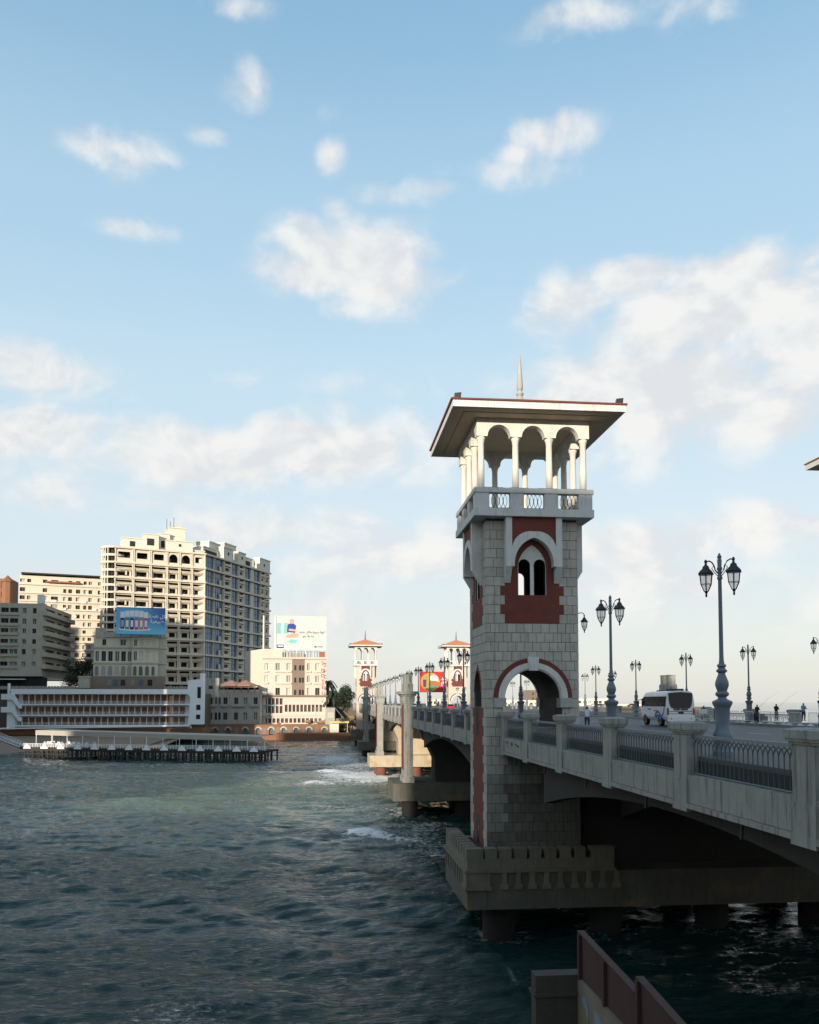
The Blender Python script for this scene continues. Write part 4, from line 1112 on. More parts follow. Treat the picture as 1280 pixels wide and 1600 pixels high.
for sx in (16.97, 17.43):
    for sy in (60.03, 60.52): b.box(sx - .02, sx + .02, sy - .02, sy + .02, -2.03, -1.66)
o = b.build('stool', 'fold_chair', None); o['label'] = 'low dark stool under the seated person in pale yellow'; o['category'] = 'stool'

# ------------------------------------------------------------------ crowd barriers by the sea side kerb
mat('barrier_white', (.72, .73, .74), .5, .06, 3.0)
def make_barrier(name, label, loc, rz, group):
    t = thing(name, label, 'barrier', loc, rz, group)
    f = MB(); Lb = 2.3
    f.tube([(-Lb / 2, 0, .1), (-Lb / 2, 0, 1.08), (Lb / 2, 0, 1.08), (Lb / 2, 0, .1)], .028, 5); f.tube([(-Lb / 2, 0, .22), (Lb / 2, 0, .22)], .022, 5)
    f.build('frame', 'barrier_white', t, local=True)
    f = MB()
    for k in range(1, 12): f.tube([(-Lb / 2 + k * Lb / 12, 0, .22), (-Lb / 2 + k * Lb / 12, 0, 1.08)], .012, 4)
    f.build('bars', 'barrier_white', t, local=True)
    for s in (-1, 1):
        f = MB(); f.hexa([(s * .9 - .04, -.33, 0), (s * .9 + .04, -.33, 0), (s * .9 + .04, .33, 0), (s * .9 - .04, .33, 0), (s * .9 - .03, -.05, .16), (s * .9 + .03, -.05, .16), (s * .9 + .03, .05, .16), (s * .9 - .03, .05, .16)])
        f.build('foot', 'barrier_white', t, local=True)
    return t
B0 = None
for k in range(12):
    y = 62.5 + k * 2.7
    od = ('first', 'second', 'third', 'fourth', 'fifth', 'sixth', 'seventh')
    lb = ('white crowd barrier by the kerb, %s from the right edge' % od[k]) if k < 6 else ('white crowd barrier by the far kerb, %s right of the bus' % od[11 - k])
    if B0 is None: B0 = make_barrier('barrier', lb, (39.0, y, -1.98), PI / 2 + .03, 'white barriers along the kerb')
    else: copy_tree(B0, (39.0 + (.3 if k % 3 == 1 else 0), y, -1.98), PI / 2 + random.uniform(-.08, .08), label=lb)
# white sign held at the railing by the bus, tackle boxes
for X, y, w, h_, mm, lb, cat, nm in ((1099, 89.0, .9, .5, 'barrier_white', 'small white board in front of the person beside the bus', 'board', 'notice_board'),):
    p = at(X, 1115, y); b = MB(); b.box(p.x - w / 2, p.x + w / 2, p.y - .03, p.y + .03, p.z, p.z + h_); b.mi = 1; b.box(p.x - .04, p.x + .04, p.y - .02, p.y + .02, -1.98, p.z); o = b.build(nm, [mm, 'iron'], None); o['label'] = lb; o['category'] = cat
for i, (X, y) in enumerate(((1178, 78), (1192, 77.5))):
    p = at(X, 1120, y); t = thing('tackle_cart', ['dark folding cart of fishing tackle, left of two', 'dark folding cart of fishing tackle, right of two'][i], 'cart', (p.x, p.y, -1.98))
    b = MB(); b.box(-.35, .35, -.25, .25, .25, .62); b.box(-.3, .1, -.2, .2, .62, .85); b.build('bag', 'cloth_navy', t, local=True)
    b = MB(); b.tube([(-.4, -.25, .05), (-.4, -.25, .95), (-.4, .25, .95), (-.4, .25, .05)], .02, 4); b.box(-.42, .38, -.27, .27, .18, .24); b.build('frame', 'iron', t, local=True)
    for sy in (-.27, .27):
        b = MB(); b.tube([(-.3, sy - .03, .1), (-.3, sy + .03, .1)], .1, 10); b.build('wheel', 'cloth_black', t, local=True)

# ------------------------------------------------------------------ minibus
mat('bus_white', (.74, .76, .79), .28, .03, 1.0, spec=.5, streak=.12, streak_col=(.4, .38, .34)); mat('bus_blue', (.03, .10, .32), .35, .02); mat('bus_lightblue', (.13, .32, .60), .35, .02)
mat('tyre', (.02, .02, .02), .85, .1); mat('tail_red', (.35, .02, .02), .3, .05); mat('plastic_dark', (.03, .03, .035), .5, .1); mat('rim_grey', (.35, .35, .36), .4, .05, metal=.5)
mat('sky_lettering', (.07, .2, .42), .5, .05); mat('orange_mark', (.6, .2, .08), .5, .05)
bus = thing('minibus', 'white minibus with a dark rear window and blue swooshes, driving away on the bridge road', 'bus', (30.75, 71.6, -2.16), math.radians(-2))
bus.scale = (1.10, 1.0, 1.07)
L_, W_ = 7.0, 2.3       # local: y forward, x right; rear at y = 0
prof = [(-1.0, .55), (-1.13, .75), (-1.15, 1.4), (-1.12, 2.0), (-1.04, 2.55), (-.92, 2.80), (-.7, 2.88), (0, 2.92)]
prof = prof + [(-x, z) for x, z in reversed(prof[:-1])]
b = MB(); st_ = [(0.0, .97, -.02), (.06, 1.0, 0), (1.5, 1.0, 0), (5.6, 1.0, 0), (6.4, .98, -.02), (6.9, .93, -.12), (7.05, .86, -.3)]
rings = []
for y, sx, dz in st_:
    i = len(b.v); rings.append(i)
    for x, z in prof: b.v.append((x * sx, y + (max(0, z - 1.2) * -.22 if y > 6 else max(0, z - 1.2) * .06 if y < .1 else 0), z + dz * (z > 2)))
n = len(prof)
for a_, c_ in zip(rings[:-1], rings[1:]):
    for j in range(n): b.f.append((a_ + (j + 1) % n, a_ + j, c_ + j, c_ + (j + 1) % n)); b.m.append(0)
b.f.append(tuple(rings[0] + j for j in range(n))); b.f.append(tuple(rings[-1] + j for j in reversed(range(n)))); b.m += [0, 0]
b.build('body', 'bus_white', bus, smooth=30, local=True)
# rear: dark window with curved lower edge, panels, bumper, lamps
FR = lambda u, v, w: (u, .06 * max(0, v - 1.2) - w, v)
pts = [(-.98, 2.72), (-.95, 2.2)] + [(-.92 + .28 * (1 - math.cos(t)) + .0, 2.1 - .62 * math.sin(t)) for t in np.linspace(.2, PI / 2, 6)] + [(-v[0], v[1]) for v in reversed([(-.92 + .28 * (1 - math.cos(t)), 2.1 - .62 * math.sin(t)) for t in np.linspace(.2, PI / 2, 6)])] + [(.95, 2.2), (.98, 2.72), (0, 2.8)]
b = MB(); b.fpoly(FR, pts, -.02, .03); b.build('rear_window', 'dark_glass', bus, local=True)
b = MB(); b.fbox(FR, -1.08, 1.08, .42, .82, -.1, .10); b.fbox(FR, -1.0, 1.0, .82, .9, -.1, .06); b.build('bumper', 'bus_white', bus, local=True)
b = MB(); b.fbox(FR, -.95, .95, 1.02, 1.05, 0, .028); b.fbox(FR, -.95, .95, 1.22, 1.25, 0, .028); b.fbox(FR, -.2, .22, 1.06, 1.2, 0, .035); b.fbox(FR, -.75, .75, .3, .42, -.3, .05); b.build('rear_trim', 'plastic_dark', bus, local=True)
b = MB()
for k, (u, w_) in enumerate(((-.55, .09), (-.43, .07), (-.33, .09), (-.22, .08), (-.10, .05), (.02, .1), (.14, .08), (.25, .08), (.36, .07), (.46, .1))): b.fbox(FR, u, u + w_, 1.32, 1.32 + (.13 if k % 3 else .16), 0, .03)
b.build('rear_lettering', 'plastic_dark', bus, local=True)
for s in (-1, 1):
    b = MB(); u0, u1 = sorted((s * 1.11, s * .98)); b.fbox(FR, u0, u1, .95, 1.5, -.05, .035); b.build('tail_light', 'tail_red' if s > 0 else 'plastic_dark', bus, local=True)
    b = MB(); b.fbox(FR, s * .8 - .05, s * .8 + .05, .6, .68, .0, .12); b.build('reflector', 'tail_red', bus, local=True)
for s in (-1, 1):
    SD = lambda u, v, w, s=s: (s * (1.14 - .03 * max(0, v - 1.4) - .1 * max(0, v - 2.3)) + s * w, u, v)
    for k, (y0, y1) in enumerate(((.28, 1.55), (1.62, 3.0), (3.07, 4.45), (4.52, 5.75), (5.82, 6.5))):
        b = MB(); b.fpoly(SD, [(y0, 1.62 if k < 4 else 1.75), (y1, 1.62 if k < 4 else 1.55), (y1, 2.45 if k < 4 else 2.25), (y0, 2.45)], -.05, .02); b.build('side_window', 'dark_glass', bus, local=True)
    b = MB()
    for (c_, r0, r1, a0, a1) in (((2.2, .42), .72, .86, 25, 178), ((2.2, .42), .45, .56, 30, 175)):
        for q in range(14):
            t0, t1 = math.radians(a0 + (a1 - a0) * q / 14), math.radians(a0 + (a1 - a0) * (q + 1) / 14)
            b.fpoly(SD, [(c_[0] + r0 * math.cos(t0), c_[1] + r0 * math.sin(t0) * .95), (c_[0] + r1 * math.cos(t0), c_[1] + r1 * math.sin(t0)), (c_[0] + r1 * math.cos(t1), c_[1] + r1 * math.sin(t1)), (c_[0] + r0 * math.cos(t1), c_[1] + r0 * math.sin(t1) * .95)], 0, .03)
    for q in range(10):
        f0, f1 = q / 10, (q + 1) / 10
        g_ = lambda f: (1.6 - 1.15 * math.sin(f * PI / 2), .75 + 1.0 * (1 - math.cos(f * PI / 2)))
        p0, p1 = g_(f0), g_(f1); w0, w1 = .05 + .16 * f0 * (1 - f0) * 4, .05 + .16 * f1 * (1 - f1) * 4
        b.fpoly(SD, [(p0[0], p0[1]), (p1[0], p1[1]), (p1[0] - .03, p1[1] + w1), (p0[0] - .03, p0[1] + w0)], 0, .03)
    b.build('swoosh', 'bus_blue', bus, local=True)
    b = MB()
    for q in range(10):
        f0, f1 = q / 10, (q + 1) / 10
        g_ = lambda f: (1.75 - 1.15 * math.sin(f * PI / 2), .62 + .95 * (1 - math.cos(f * PI / 2)))
        p0, p1 = g_(f0), g_(f1); b.fpoly(SD, [(p0[0], p0[1]), (p1[0], p1[1]), (p1[0] + .05, p1[1] + .09), (p0[0] + .05, p0[1] + .09)], 0, .035)
    b.build('swoosh', 'bus_lightblue', bus, local=True)
    b = MB()
    for q in range(5): b.fbox(SD, 3.9 + q * .2, 4.05 + q * .2, 1.34, 1.42 + .04 * (q % 2), 0, .03)
    b.build('side_lettering', 'sky_lettering', bus, local=True)
    b = MB()
    for q in range(5): b.fbox(SD, 2.3 + q * .2, 2.38 + q * .2, 1.22 - .03 * (q % 2), 1.34, 0, .03)
    b.build('side_lettering', 'orange_mark', bus, local=True)
    for yc in (1.75, 5.55):
        b = MB(); b.tube([(s * .85, yc, .42), (s * 1.12, yc, .42)], .42, 20); w_ = b.build('wheel', 'tyre', bus, smooth=40, local=True)
        b = MB(); b.tube([(s * 1.1, yc, .42), (s * 1.135, yc, .42)], .24, 14); b.build('rim', 'rim_grey', w_, local=True)
        b = MB(); b.fpoly(SD, [(yc + .52 * math.cos(t), .42 + .52 * math.sin(t)) for t in np.linspace(-.2, PI + .2, 14)], -.06, .012); b.build('wheel_arch', 'plastic_dark', bus, local=True)
b = MB(); b.box(-.55, .55, .8, 1.9, 2.9, 3.08); b.box(-.3, .3, 4.4, 5.0, 2.9, 3.0); b.build('roof_unit', 'plastic_dark', bus, local=True)
b = MB(); b.tube([(-1.1, 6.6, 2.2), (-1.35, 6.75, 2.15), (-1.38, 6.75, 1.8)], .035, 5); b.box(-1.45, -1.3, 6.68, 6.82, 1.6, 2.05); b.build('wing_mirror', 'plastic_dark', bus, local=True)
# ------------------------------------------------------------------ town materials
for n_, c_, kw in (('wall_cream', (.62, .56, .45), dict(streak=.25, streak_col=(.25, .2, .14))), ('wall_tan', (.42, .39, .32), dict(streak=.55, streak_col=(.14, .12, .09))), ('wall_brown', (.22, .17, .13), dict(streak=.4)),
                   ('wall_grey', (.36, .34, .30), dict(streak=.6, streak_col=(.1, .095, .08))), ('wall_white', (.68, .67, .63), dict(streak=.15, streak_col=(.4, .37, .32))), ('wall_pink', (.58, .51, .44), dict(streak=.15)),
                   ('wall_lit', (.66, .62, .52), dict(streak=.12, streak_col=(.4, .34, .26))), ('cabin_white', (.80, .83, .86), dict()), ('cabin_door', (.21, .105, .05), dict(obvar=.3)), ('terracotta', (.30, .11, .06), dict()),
                   ('quay_stone', (.24, .115, .062), dict(streak=.4)), ('arch_ring', (.42, .38, .31), dict()), ('blue_door', (.07, .13, .18), dict()), ('canvas', (.36, .34, .30), dict()), ('timber_dark', (.035, .03, .026), dict()),
                   ('shutter', (.10, .13, .11), dict(obvar=.3)), ('curtain', (.34, .33, .30), dict(obvar=.4)), ('window_dark', (.022, .022, .024), dict(obvar=.5)), ('roof_blue', (.07, .11, .18), dict()), ('roof_pink', (.33, .18, .15), dict()),
                   ('yellow_roof', (.50, .42, .18), dict()), ('ground', (.12, .10, .08), dict()), ('sand', (.26, .19, .13), dict()), ('sign_red', (.55, .03, .03), dict()), ('letter_red', (.50, .05, .05), dict()), ('letter_white', (.8, .8, .8), dict()),
                   ('letter_grey', (.12, .12, .14), dict()), ('board_white', (.52, .55, .52), dict()), ('pink_print', (.62, .08, .25), dict()), ('green_print', (.08, .30, .16), dict()), ('navy_print', (.03, .06, .25), dict()), ('purple_print', (.14, .03, .14), dict()),
                   ('olive_print', (.33, .30, .08), dict()), ('gold_print', (.50, .38, .10), dict()), ('teal_print', (.20, .45, .45), dict()), ('skin_print', (.55, .33, .25), dict()), ('bun_print', (.35, .15, .06), dict())):
    mat(n_, c_, .8, .07, .35, **kw)
glass_mat('blue_glass', (.06, .14, .25), .08, .9)


def board_blue():
    m = bpy.data.materials.new('board_blue'); m.use_nodes = True; t = m.node_tree; b = t.nodes['Principled BSDF']; b.inputs['Roughness'].default_value = .5
    tc_ = t.nodes.new('ShaderNodeTexCoord'); sp = t.nodes.new('ShaderNodeSeparateXYZ'); t.links.new(tc_.outputs['Generated'], sp.inputs[0])
    c = mixc(t, smooth(t, sp.outputs[0], .4, 1.0), (.10, .42, .72), (.035, .14, .46)); c = mixc(t, mth(t, 'SUBTRACT', 1, smooth(t, sp.outputs[2], .0, .6)), c, (.15, .55, .80))
    t.links.new(c, b.inputs['Base Color']); MATS['board_blue'] = m


board_blue()
WCACHE = {}


def facade(t, A, B, z0, z1, holes, wallm, rec=.9, name='facade', thick=None):
    """wall between plan points A and B with recessed rectangular openings; holes: (u0, u1, v0, v1, material)"""
    L = math.hypot(B[0] - A[0], B[1] - A[1]); ang = math.atan2(B[1] - A[1], B[0] - A[0]); F = frame(A[0], A[1], ang)
    us = sorted({0, L} | {h[0] for h in holes} | {h[1] for h in holes}); vs = sorted({z0, z1} | {h[2] for h in holes} | {h[3] for h in holes})
    b = MB()
    rows = {}
    for v0, v1 in zip(vs[:-1], vs[1:]):
        hs = sorted([(h[0], h[1]) for h in holes if h[2] <= v0 + 1e-6 and h[3] >= v1 - 1e-6]); x = 0
        for a, c in hs + [(L, L)]:
            if a > x + 1e-6: b.fbox(F, x, a, v0, v1, -rec, 0)
            x = max(x, c)
    b.build(name, wallm, t)
    off = worldloc(t)
    for h in holes:
        w, hh = round(h[1] - h[0], 2), round(h[3] - h[2], 2); key = (w, hh, h[4])
        if key not in WCACHE:
            m = MB(); m.box(0, w, -.06, .06, 0, hh)
            if w > 1.2 and h[4] != 'void':
                m.mi = 1; fw = .14
                m.box(0, fw, -.14, -.061, 0, hh); m.box(w - fw, w, -.14, -.061, 0, hh); m.box(w / 2 - fw / 2, w / 2 + fw / 2, -.14, -.061, 0, hh); m.box(fw, w - fw, -.13, -.061, hh - fw, hh)
            WCACHE[key] = m.mesh('window', [h[4] if h[4] != 'void' else 'window_dark', 'wall_white' if h[4] not in ('window_dark', 'void') else 'wall_brown'])
        p = F(h[0], h[2], -rec + .1); link('window', WCACHE[key], t, loc=Vector(p) - off, rz=ang)
    return F, L


def px(X, y): return at(X, 1000, y).x
def pz(Y, y, X=640): return at(X, Y, y).z


def block(name, label, cat, Xa, ya, Xb, yb, Yt, Yb, depth, wallm, rows=(), cols=(), mats=('window_dark',), rec=.8, ledges=(), Yt2=None, skip=0, group=None, seed=1, vary=0.0, ledge_m=None, ledge_out=.9):
    A, B = (px(Xa, ya), ya), (px(Xb, yb), yb); t = thing(name, label, cat, (A[0], A[1], pz(Yb, ya)), group=group)
    L = math.hypot(B[0] - A[0], B[1] - A[1]); z0, z1 = pz(Yb, ya), pz(Yt, ya); rnd = random.Random(seed)
    holes = []
    for r in rows:
        v0, v1 = pz(r[1], ya), pz(r[0], ya)
        for c in (r[2] if len(r) > 2 else cols):
            if rnd.random() < skip: continue
            u0, u1 = (c[0] - Xa) / (Xb - Xa) * L, (c[1] - Xa) / (Xb - Xa) * L
            holes.append((round(u0, 2), round(u1, 2), round(v0, 2), round(v1, 2), c[2] if len(c) > 2 else rnd.choice(mats)))
    F, L = facade(t, A, B, z0, z1, holes, wallm, rec)
    b = MB(); b.fbox(F, 0, L, z0, z1 - .3, -depth, -rec - .005); b.fbox(F, -.0, L, z1 - .3, z1 + .0, -depth, -rec); b.build('building_body', wallm, t)
    for Y in ledges:
        zz = pz(Y, ya); b = MB(); b.fbox(F, -.3, L + .3, zz - .3, zz + .3, 0, ledge_out); b.build('ledge', ledge_m or wallm, t)
    return t, F, L, z0, z1


def cols_even(X0, X1, n, fill=.55, m=None):
    p = (X1 - X0) / n; return [((X0 + p * (k + .5 - fill / 2)), X0 + p * (k + .5 + fill / 2)) + ((m,) if m else ()) for k in range(n)]


# ------------------------------------------------------------------ ground
b = MB()
b.box(-420, px(532, 404), 404, 900, -24, -12.0); structure(b, 'quay', 'quay_stone')
b = MB(); b.box(-420, px(325, 392) , 388, 900, -24, 3.6); structure(b, 'corniche_ground', 'ground')
b = MB(); b.box(px(325, 392) + .01, px(548, 420), 425, 900, -24, -10.0); structure(b, 'town_ground', 'ground')
b = MB(); b.box(-6, 190, 417, 1200, -24, -2.6); b.hexa([(-6, 405, -24), (60, 405, -24), (60, 417, -24), (-6, 417, -24), (0, 414, -10), (58, 414, -10), (58, 417, -8), (0, 417, -8)]); structure(b, 'headland', 'ground')
rb = random.Random(3); b = MB()
for k in range(260):
    x = rb.uniform(-10, 190); y = 416 - rb.uniform(0, 12); z = -17.5 + (y - 404) * .7 + rb.uniform(-.5, 1.5); s = rb.uniform(.8, 2.6)
    b.lathe([(s * .5, -s * .4), (s, 0), (s * .6, s * .5)], (x, y, z), 5, rb.uniform(0, 3))
o = b.build('shore_rocks', 'sand', None); o['kind'] = 'stuff'; o['label'] = 'brown boulders piled along the shore under the far end of the bridge'
b = MB(); b.hexa([(-150, 282, -18.4), (-62, 292, -18.4), (-60, 420, -14), (-150, 420, -14), (-150, 282, -18.1), (-70, 300, -18.0), (-60, 404, -13), (-150, 404, -13)]); structure(b, 'beach', 'sand')

# ------------------------------------------------------------------ big round-cornered apartment hotel
bh = thing('apartment_hotel', 'tallest cream apartment hotel with columned balconies and blue glass bays', 'building', (-107, 430, 3))
A = (px(177, 430), 430.0); ang1 = math.atan2(.30, .954); L1 = 52.0
B = (px(320, 447), 447.0); ang1 = math.atan2(B[1] - A[1], B[0] - A[0]); L1 = math.hypot(B[0] - A[0], B[1] - A[1])
C_ = (px(421, 512), 512.0); D_ = (px(430, 530), 530.0)
F1 = frame(A[0], A[1], ang1); ang2 = math.atan2(C_[1] - B[1], C_[0] - B[0]); L2 = math.hypot(C_[0] - B[0], C_[1] - B[1]); F2 = frame(B[0], B[1], ang2)
zt = pz(858, 430); zb = pz(1068, 430); nb = 9; bh_ = (pz(862, 430) - pz(1068, 430)) / nb
bays1 = [(0, .20), (.20, .385), (.385, .565), (.565, .705), (.705, .845), (.845, 1.0)]
bays2 = [(0, .125, 'g'), (.125, .26, 'g'), (.26, .37, 'w'), (.37, .48, 'g'), (.48, .575, 'w'), (.575, .68, 'g'), (.68, .72, 's'), (.72, .84, 'g'), (.84, .92, 'w'), (.92, 1.0, 'w')]
core = MB(); core.fbox(F1, 0, L1 - 2, 3, zb + nb * bh_, -30, -4.6); core.fbox(F2, 2, L2, 3, zb + nb * bh_, -30, -4.6); core.build('building_core', 'window_dark', bh)
WC = {}


def shared(key, fn, mats, name):
    if key not in WC: m = MB(); fn(m); WC[key] = m.mesh(name, mats)
    return WC[key]


off = worldloc(bh)
for (F, L, bays, ang) in ((F1, L1, bays1, ang1), (F2, L2, bays2, ang2)):
    for k in range(nb + 1):
        z = zb + k * bh_; s = MB(); s.fbox(F, -.8 if F is F1 else 0, L + (.6 if F is F2 else 0), z - .55, z + .35, -4.6, .9 if F is F1 else .7); s.build('floor_slab', 'wall_cream', bh)
    for k in range(nb):
        z = zb + k * bh_; top = k == nb - 1
        for bi, by in enumerate(bays):
            u0, u1 = by[0] * L, by[1] * L; w = u1 - u0; kind = by[2] if len(by) > 2 else 'b'
            base = Vector(F(u0, z, 0)) - off
            if kind in 'b':
                def fn(m, w=w, bi=bi, top=top):
                    for cx in (.35, w - .35):
                        m.lathe([(.42, .35), (.42, .8), (.3, .9), (.28, bh_ - 1.7), (.45, bh_ - 1.3), (.5, bh_ - .56)], (cx, .1, 0), 8)
                    if not top:
                        m.box(.7, w - .7, .5, .9, bh_ * .53, bh_ * .66); m.box(.4, w - .4, .0, .5, bh_ * .65, bh_ * .69)   # balcony front
                        m.box(.9, w - .9, .5, 4.4, bh_ * .50, bh_ * .56)
                        m.box(.8, 1.7, 1.2, 1.8, .35, bh_ * .5); m.box(w - 1.7, w - .8, 1.2, 1.8, .35, bh_ * .5); m.box(1.7, w - 1.7, 1.2, 1.8, .35, 1.0)
                        if w > 9: m.box(w / 2 - .4 + (bi == 0) * 1.2, w / 2 + .4 + (bi == 0) * 1.2, 1.2, 1.8, 1.5, bh_ * .5) if bi == 0 else None
                        (m.box(1.7, w - 1.7, 1.35, 1.7, bh_ * .45, bh_ * .5), m.box(.7, w - .7, .3, .7, bh_ * .84, bh_ * .935))
                    else:
                        if bi in (3, 4):
                            m.strips(lambda u, v, w_: (u, .2 - w_, v), arc_us(w / 2, w / 2 - 1.0, 10, .7, w - .7), lambda u: [(roundarch(u, w / 2, w / 2 - 1.0, bh_ * .5) if abs(u - w / 2) < w / 2 - 1.0 else .4, bh_ * 1.0)], -.6, 0)
                            m.box(.9, w - .9, .3, .7, .4, 1.6)
                        else:
                            m.box(.7, w - .7, .3, .9, .4, bh_ * .32); m.box(.4, w - .4, .3, .9, bh_ * .72, bh_ * .92); m.box(.4, 1.6, .3, .9, bh_ * .32, bh_ * .72); m.box(w - 1.6, w - .4, .3, .9, bh_ * .32, bh_ * .72)
                me_ = shared(('b', round(w, 1), top, bi if (bi == 0 or top) else 9), fn, 'wall_cream', 'balcony_bay')
                link('balcony_bay', me_, bh, loc=base + Vector((0, 0, 0)), rz=ang)
            elif kind == 'g':
                def fn(m, w=w):
                    m.box(.5, w - .5, .9, 1.1, .36, bh_ - .9); m.mi = 1
                    for q in range(1, 4): m.box(.5 + (w - 1) * q / 4 - .07, .5 + (w - 1) * q / 4 + .07, .78, .899, .36, bh_ - .9)
                    m.box(.5, w - .5, .8, .899, bh_ * .5, bh_ * .5 + .15)
                me_ = shared(('g', round(w, 1)), fn, ['blue_glass', 'dark_void'], 'glass_bay'); link('glass_bay', me_, bh, loc=base, rz=ang)
                m2 = shared(('gp', round(w, 1)), lambda m, w=w: (m.box(-.3, .5, .1, 4.4, .35, bh_ - .9), m.box(w - .5, w + .2, .1, 4.4, .35, bh_ - .9), m.box(w * .55, w * .7, -.1, .7, .35, bh_ * .42) if w < 10.5 and w > 9 else None), 'wall_cream', 'wall_pier'); link('wall_pier', m2, bh, loc=base, rz=ang)
            elif kind == 'w':
                def fn(m, w=w, top=top):
                    m.box(-.1, .9, .2, 4.4, .35, bh_ - .9); m.box(w - .9, w, .2, 4.4, .35, bh_ - .9)
                    m.box(.9, w - .9, .4, .8, .35, 1.6)
                    for cx in (1.3, w - 1.3): m.box(cx - .45, cx + .45, .4, 1.0, 1.6, bh_ * .45)
                    m.box(.9, w - .9, .3, .8, bh_ * .45, bh_ * .52); m.box(.7, w - .7, -.3, .1, bh_ * .58, bh_ * .72); m.lathe([(.3, .36), (.26, bh_ - 1.5), (.45, bh_ - .9)], (.1, -.1, 0), 8)
                me_ = shared(('w', round(w, 1), top), fn, 'wall_cream', 'balcony_bay'); link('balcony_bay', me_, bh, loc=base, rz=ang)
            else:
                me_ = shared(('s', round(w, 1)), lambda m, w=w: m.box(0, w, .05, 4.4, .35, bh_ - .9), 'wall_cream', 'wall_pier'); link('wall_pier', me_, bh, loc=base, rz=ang)
# gables and penthouses
zz = zb + nb * bh_
def pent(F, L, u0, u1, w0, w1, z0, z1, holes=(), nm='penthouse'):
    b = MB(); b.fbox(F, u0 * L, u1 * L, z0, z1, -w1, -w0); b.fbox(F, u0 * L - .3, u1 * L + .3, z1, z1 + .5, -w1, -w0 + .4); b.build(nm, 'wall_lit', bh)
    for (a, c, v0, v1) in holes:
        q = MB(); q.fbox(F, a * L, c * L, z0 + v0, z0 + v1, -w0 - .1, -w0 + .05); q.build('window', 'window_dark', bh)
pent(F1, L1, .56, .85, 0, 2.5, zz, zz + 5.2, [(.69, .72, 2.6, 4.0)], 'gable')
pent(F1, L1, .10, .34, 4, 12, zz, zz + 5.5, [(.17, .23, 1.5, 4.2)]); pent(F1, L1, .33, .48, 2.5, 12, zz, zz + 8.0, [(.35, .43, 2.5, 6.0)]); pent(F1, L1, .50, .62, 6, 16, zz, zz + 9.5, [(.52, .56, 2.5, 6)])
pent(F1, L1, .62, .80, 8, 18, zz, zz + 13.5); pent(F1, L1, .70, .76, 9, 14, zz + 13.9, zz + 15.2)
pent(F1, L1, .88, .99, 1, 8, zz, zz + 1.2)
pent(F2, L2, .03, .25, 3, 12, zz, zz + 4.4, [(.05, .22, 1.0, 3.2)]); pent(F2, L2, .18, .34, 6, 14, zz, zz + 9); pent(F2, L2, .25, .385, 0, 3, zz, zz + 6.5, [(.31, .33, 3, 4.6)], 'gable'); pent(F2, L2, .47, .585, 0, 3, zz, zz + 6.5, [(.52, .54, 3, 4.6)], 'gable')
pent(F2, L2, .40, .58, 6, 14, zz, zz + 11); pent(F2, L2, .60, .80, 4, 10, zz, zz + 6, [(.62, .76, 1.5, 4.5)]); pent(F2, L2, .82, 1.0, 0, 4, zz, zz + 7.0, [(.89, .91, 3, 4.6)], 'gable')
b = MB()
for f_, hgt_ in ((.6, 9), (.64, 7), (.68, 11)): p_ = F1(f_ * L1, zz + 13, -10); b.tube([p_, (p_[0], p_[1], p_[2] + hgt_ * .6)], .12, 4)
b.build('antenna', 'iron', bh)
# rounded left end and ground floor
b = MB()
for k in range(nb):
    z = zb + k * bh_
    for j in range(5):
        t0 = PI + PI / 2 * j / 5 * .9; c0 = F1(0, 0, -5.5)
        b.lathe([(.4, .36), (.3, .9), (.3, bh_ - 1.3), (.45, bh_ - .56)], (c0[0] + 5.2 * math.cos(t0 + .2), c0[1] + 5.2 * math.sin(t0 + .2), z), 6)
b.build('end_columns', 'wall_cream', bh, kind='stuff')
b = MB()
for k in range(nb + 1):
    c0 = F1(0, 0, -5.5); z = zb + k * bh_; b.lathe([(5.9, z - .55), (5.9, z + .35)], (c0[0], c0[1], 0), 20)
    if k < nb: b.lathe([(5.5, z + bh_ * .4), (5.5, z + bh_ * .55)], (c0[0], c0[1], 0), 20)
b.build('round_balcony', 'wall_cream', bh)
b = MB(); c0 = F1(0, 0, -5.5); b.lathe([(3.6, 3), (3.6, zz)], (c0[0], c0[1], 0), 14); b.build('end_core', 'window_dark', bh)
b = MB()
for q in range(9): b.fbox(F1, q * L1 / 8 - .5, q * L1 / 8 + .5, 3, zb - .9, -2, -.6)
for q in range(11): b.fbox(F2, q * L2 / 10 - .5, q * L2 / 10 + .5, 3, zb - .9, -2, -.6)
b.build('ground_columns', 'wall_grey', bh, kind='stuff')

# ------------------------------------------------------------------ other town blocks
V = ('window_dark', 'window_dark', 'curtain', 'shutter')
# left apartment block, shaded
rowsA = [(955, 963), (971, 979), (986, 993), (1002, 1009), (1017, 1025), (1036, 1043)]
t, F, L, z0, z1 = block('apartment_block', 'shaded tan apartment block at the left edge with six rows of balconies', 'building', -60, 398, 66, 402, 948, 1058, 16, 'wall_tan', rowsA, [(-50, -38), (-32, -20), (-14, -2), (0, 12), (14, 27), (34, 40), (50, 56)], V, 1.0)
for r in rowsA:
    b = MB(); b.fbox(F, (0) / 126 * L, 88 / 126 * L, pz(r[1] + .5, 400) - 1.0, pz(r[1], 400) + .1, 0, .7); b.build('balcony', 'wall_tan', t)
A2 = (px(66, 402), 402.); B2 = (px(110, 450), 450.); L2_ = math.hypot(B2[0] - A2[0], B2[1] - A2[1])
facade(t, A2, B2, z0, z1, [(L2_ * a, L2_ * c, pz(r[1], 402), pz(r[0], 402), 'window_dark') for r in rowsA for a, c in ((.08, .42), (.5, .66), (.74, .94))], 'wall_tan', 1.0)
F_ = frame(A2[0], A2[1], math.atan2(B2[1] - A2[1], B2[0] - A2[0]))
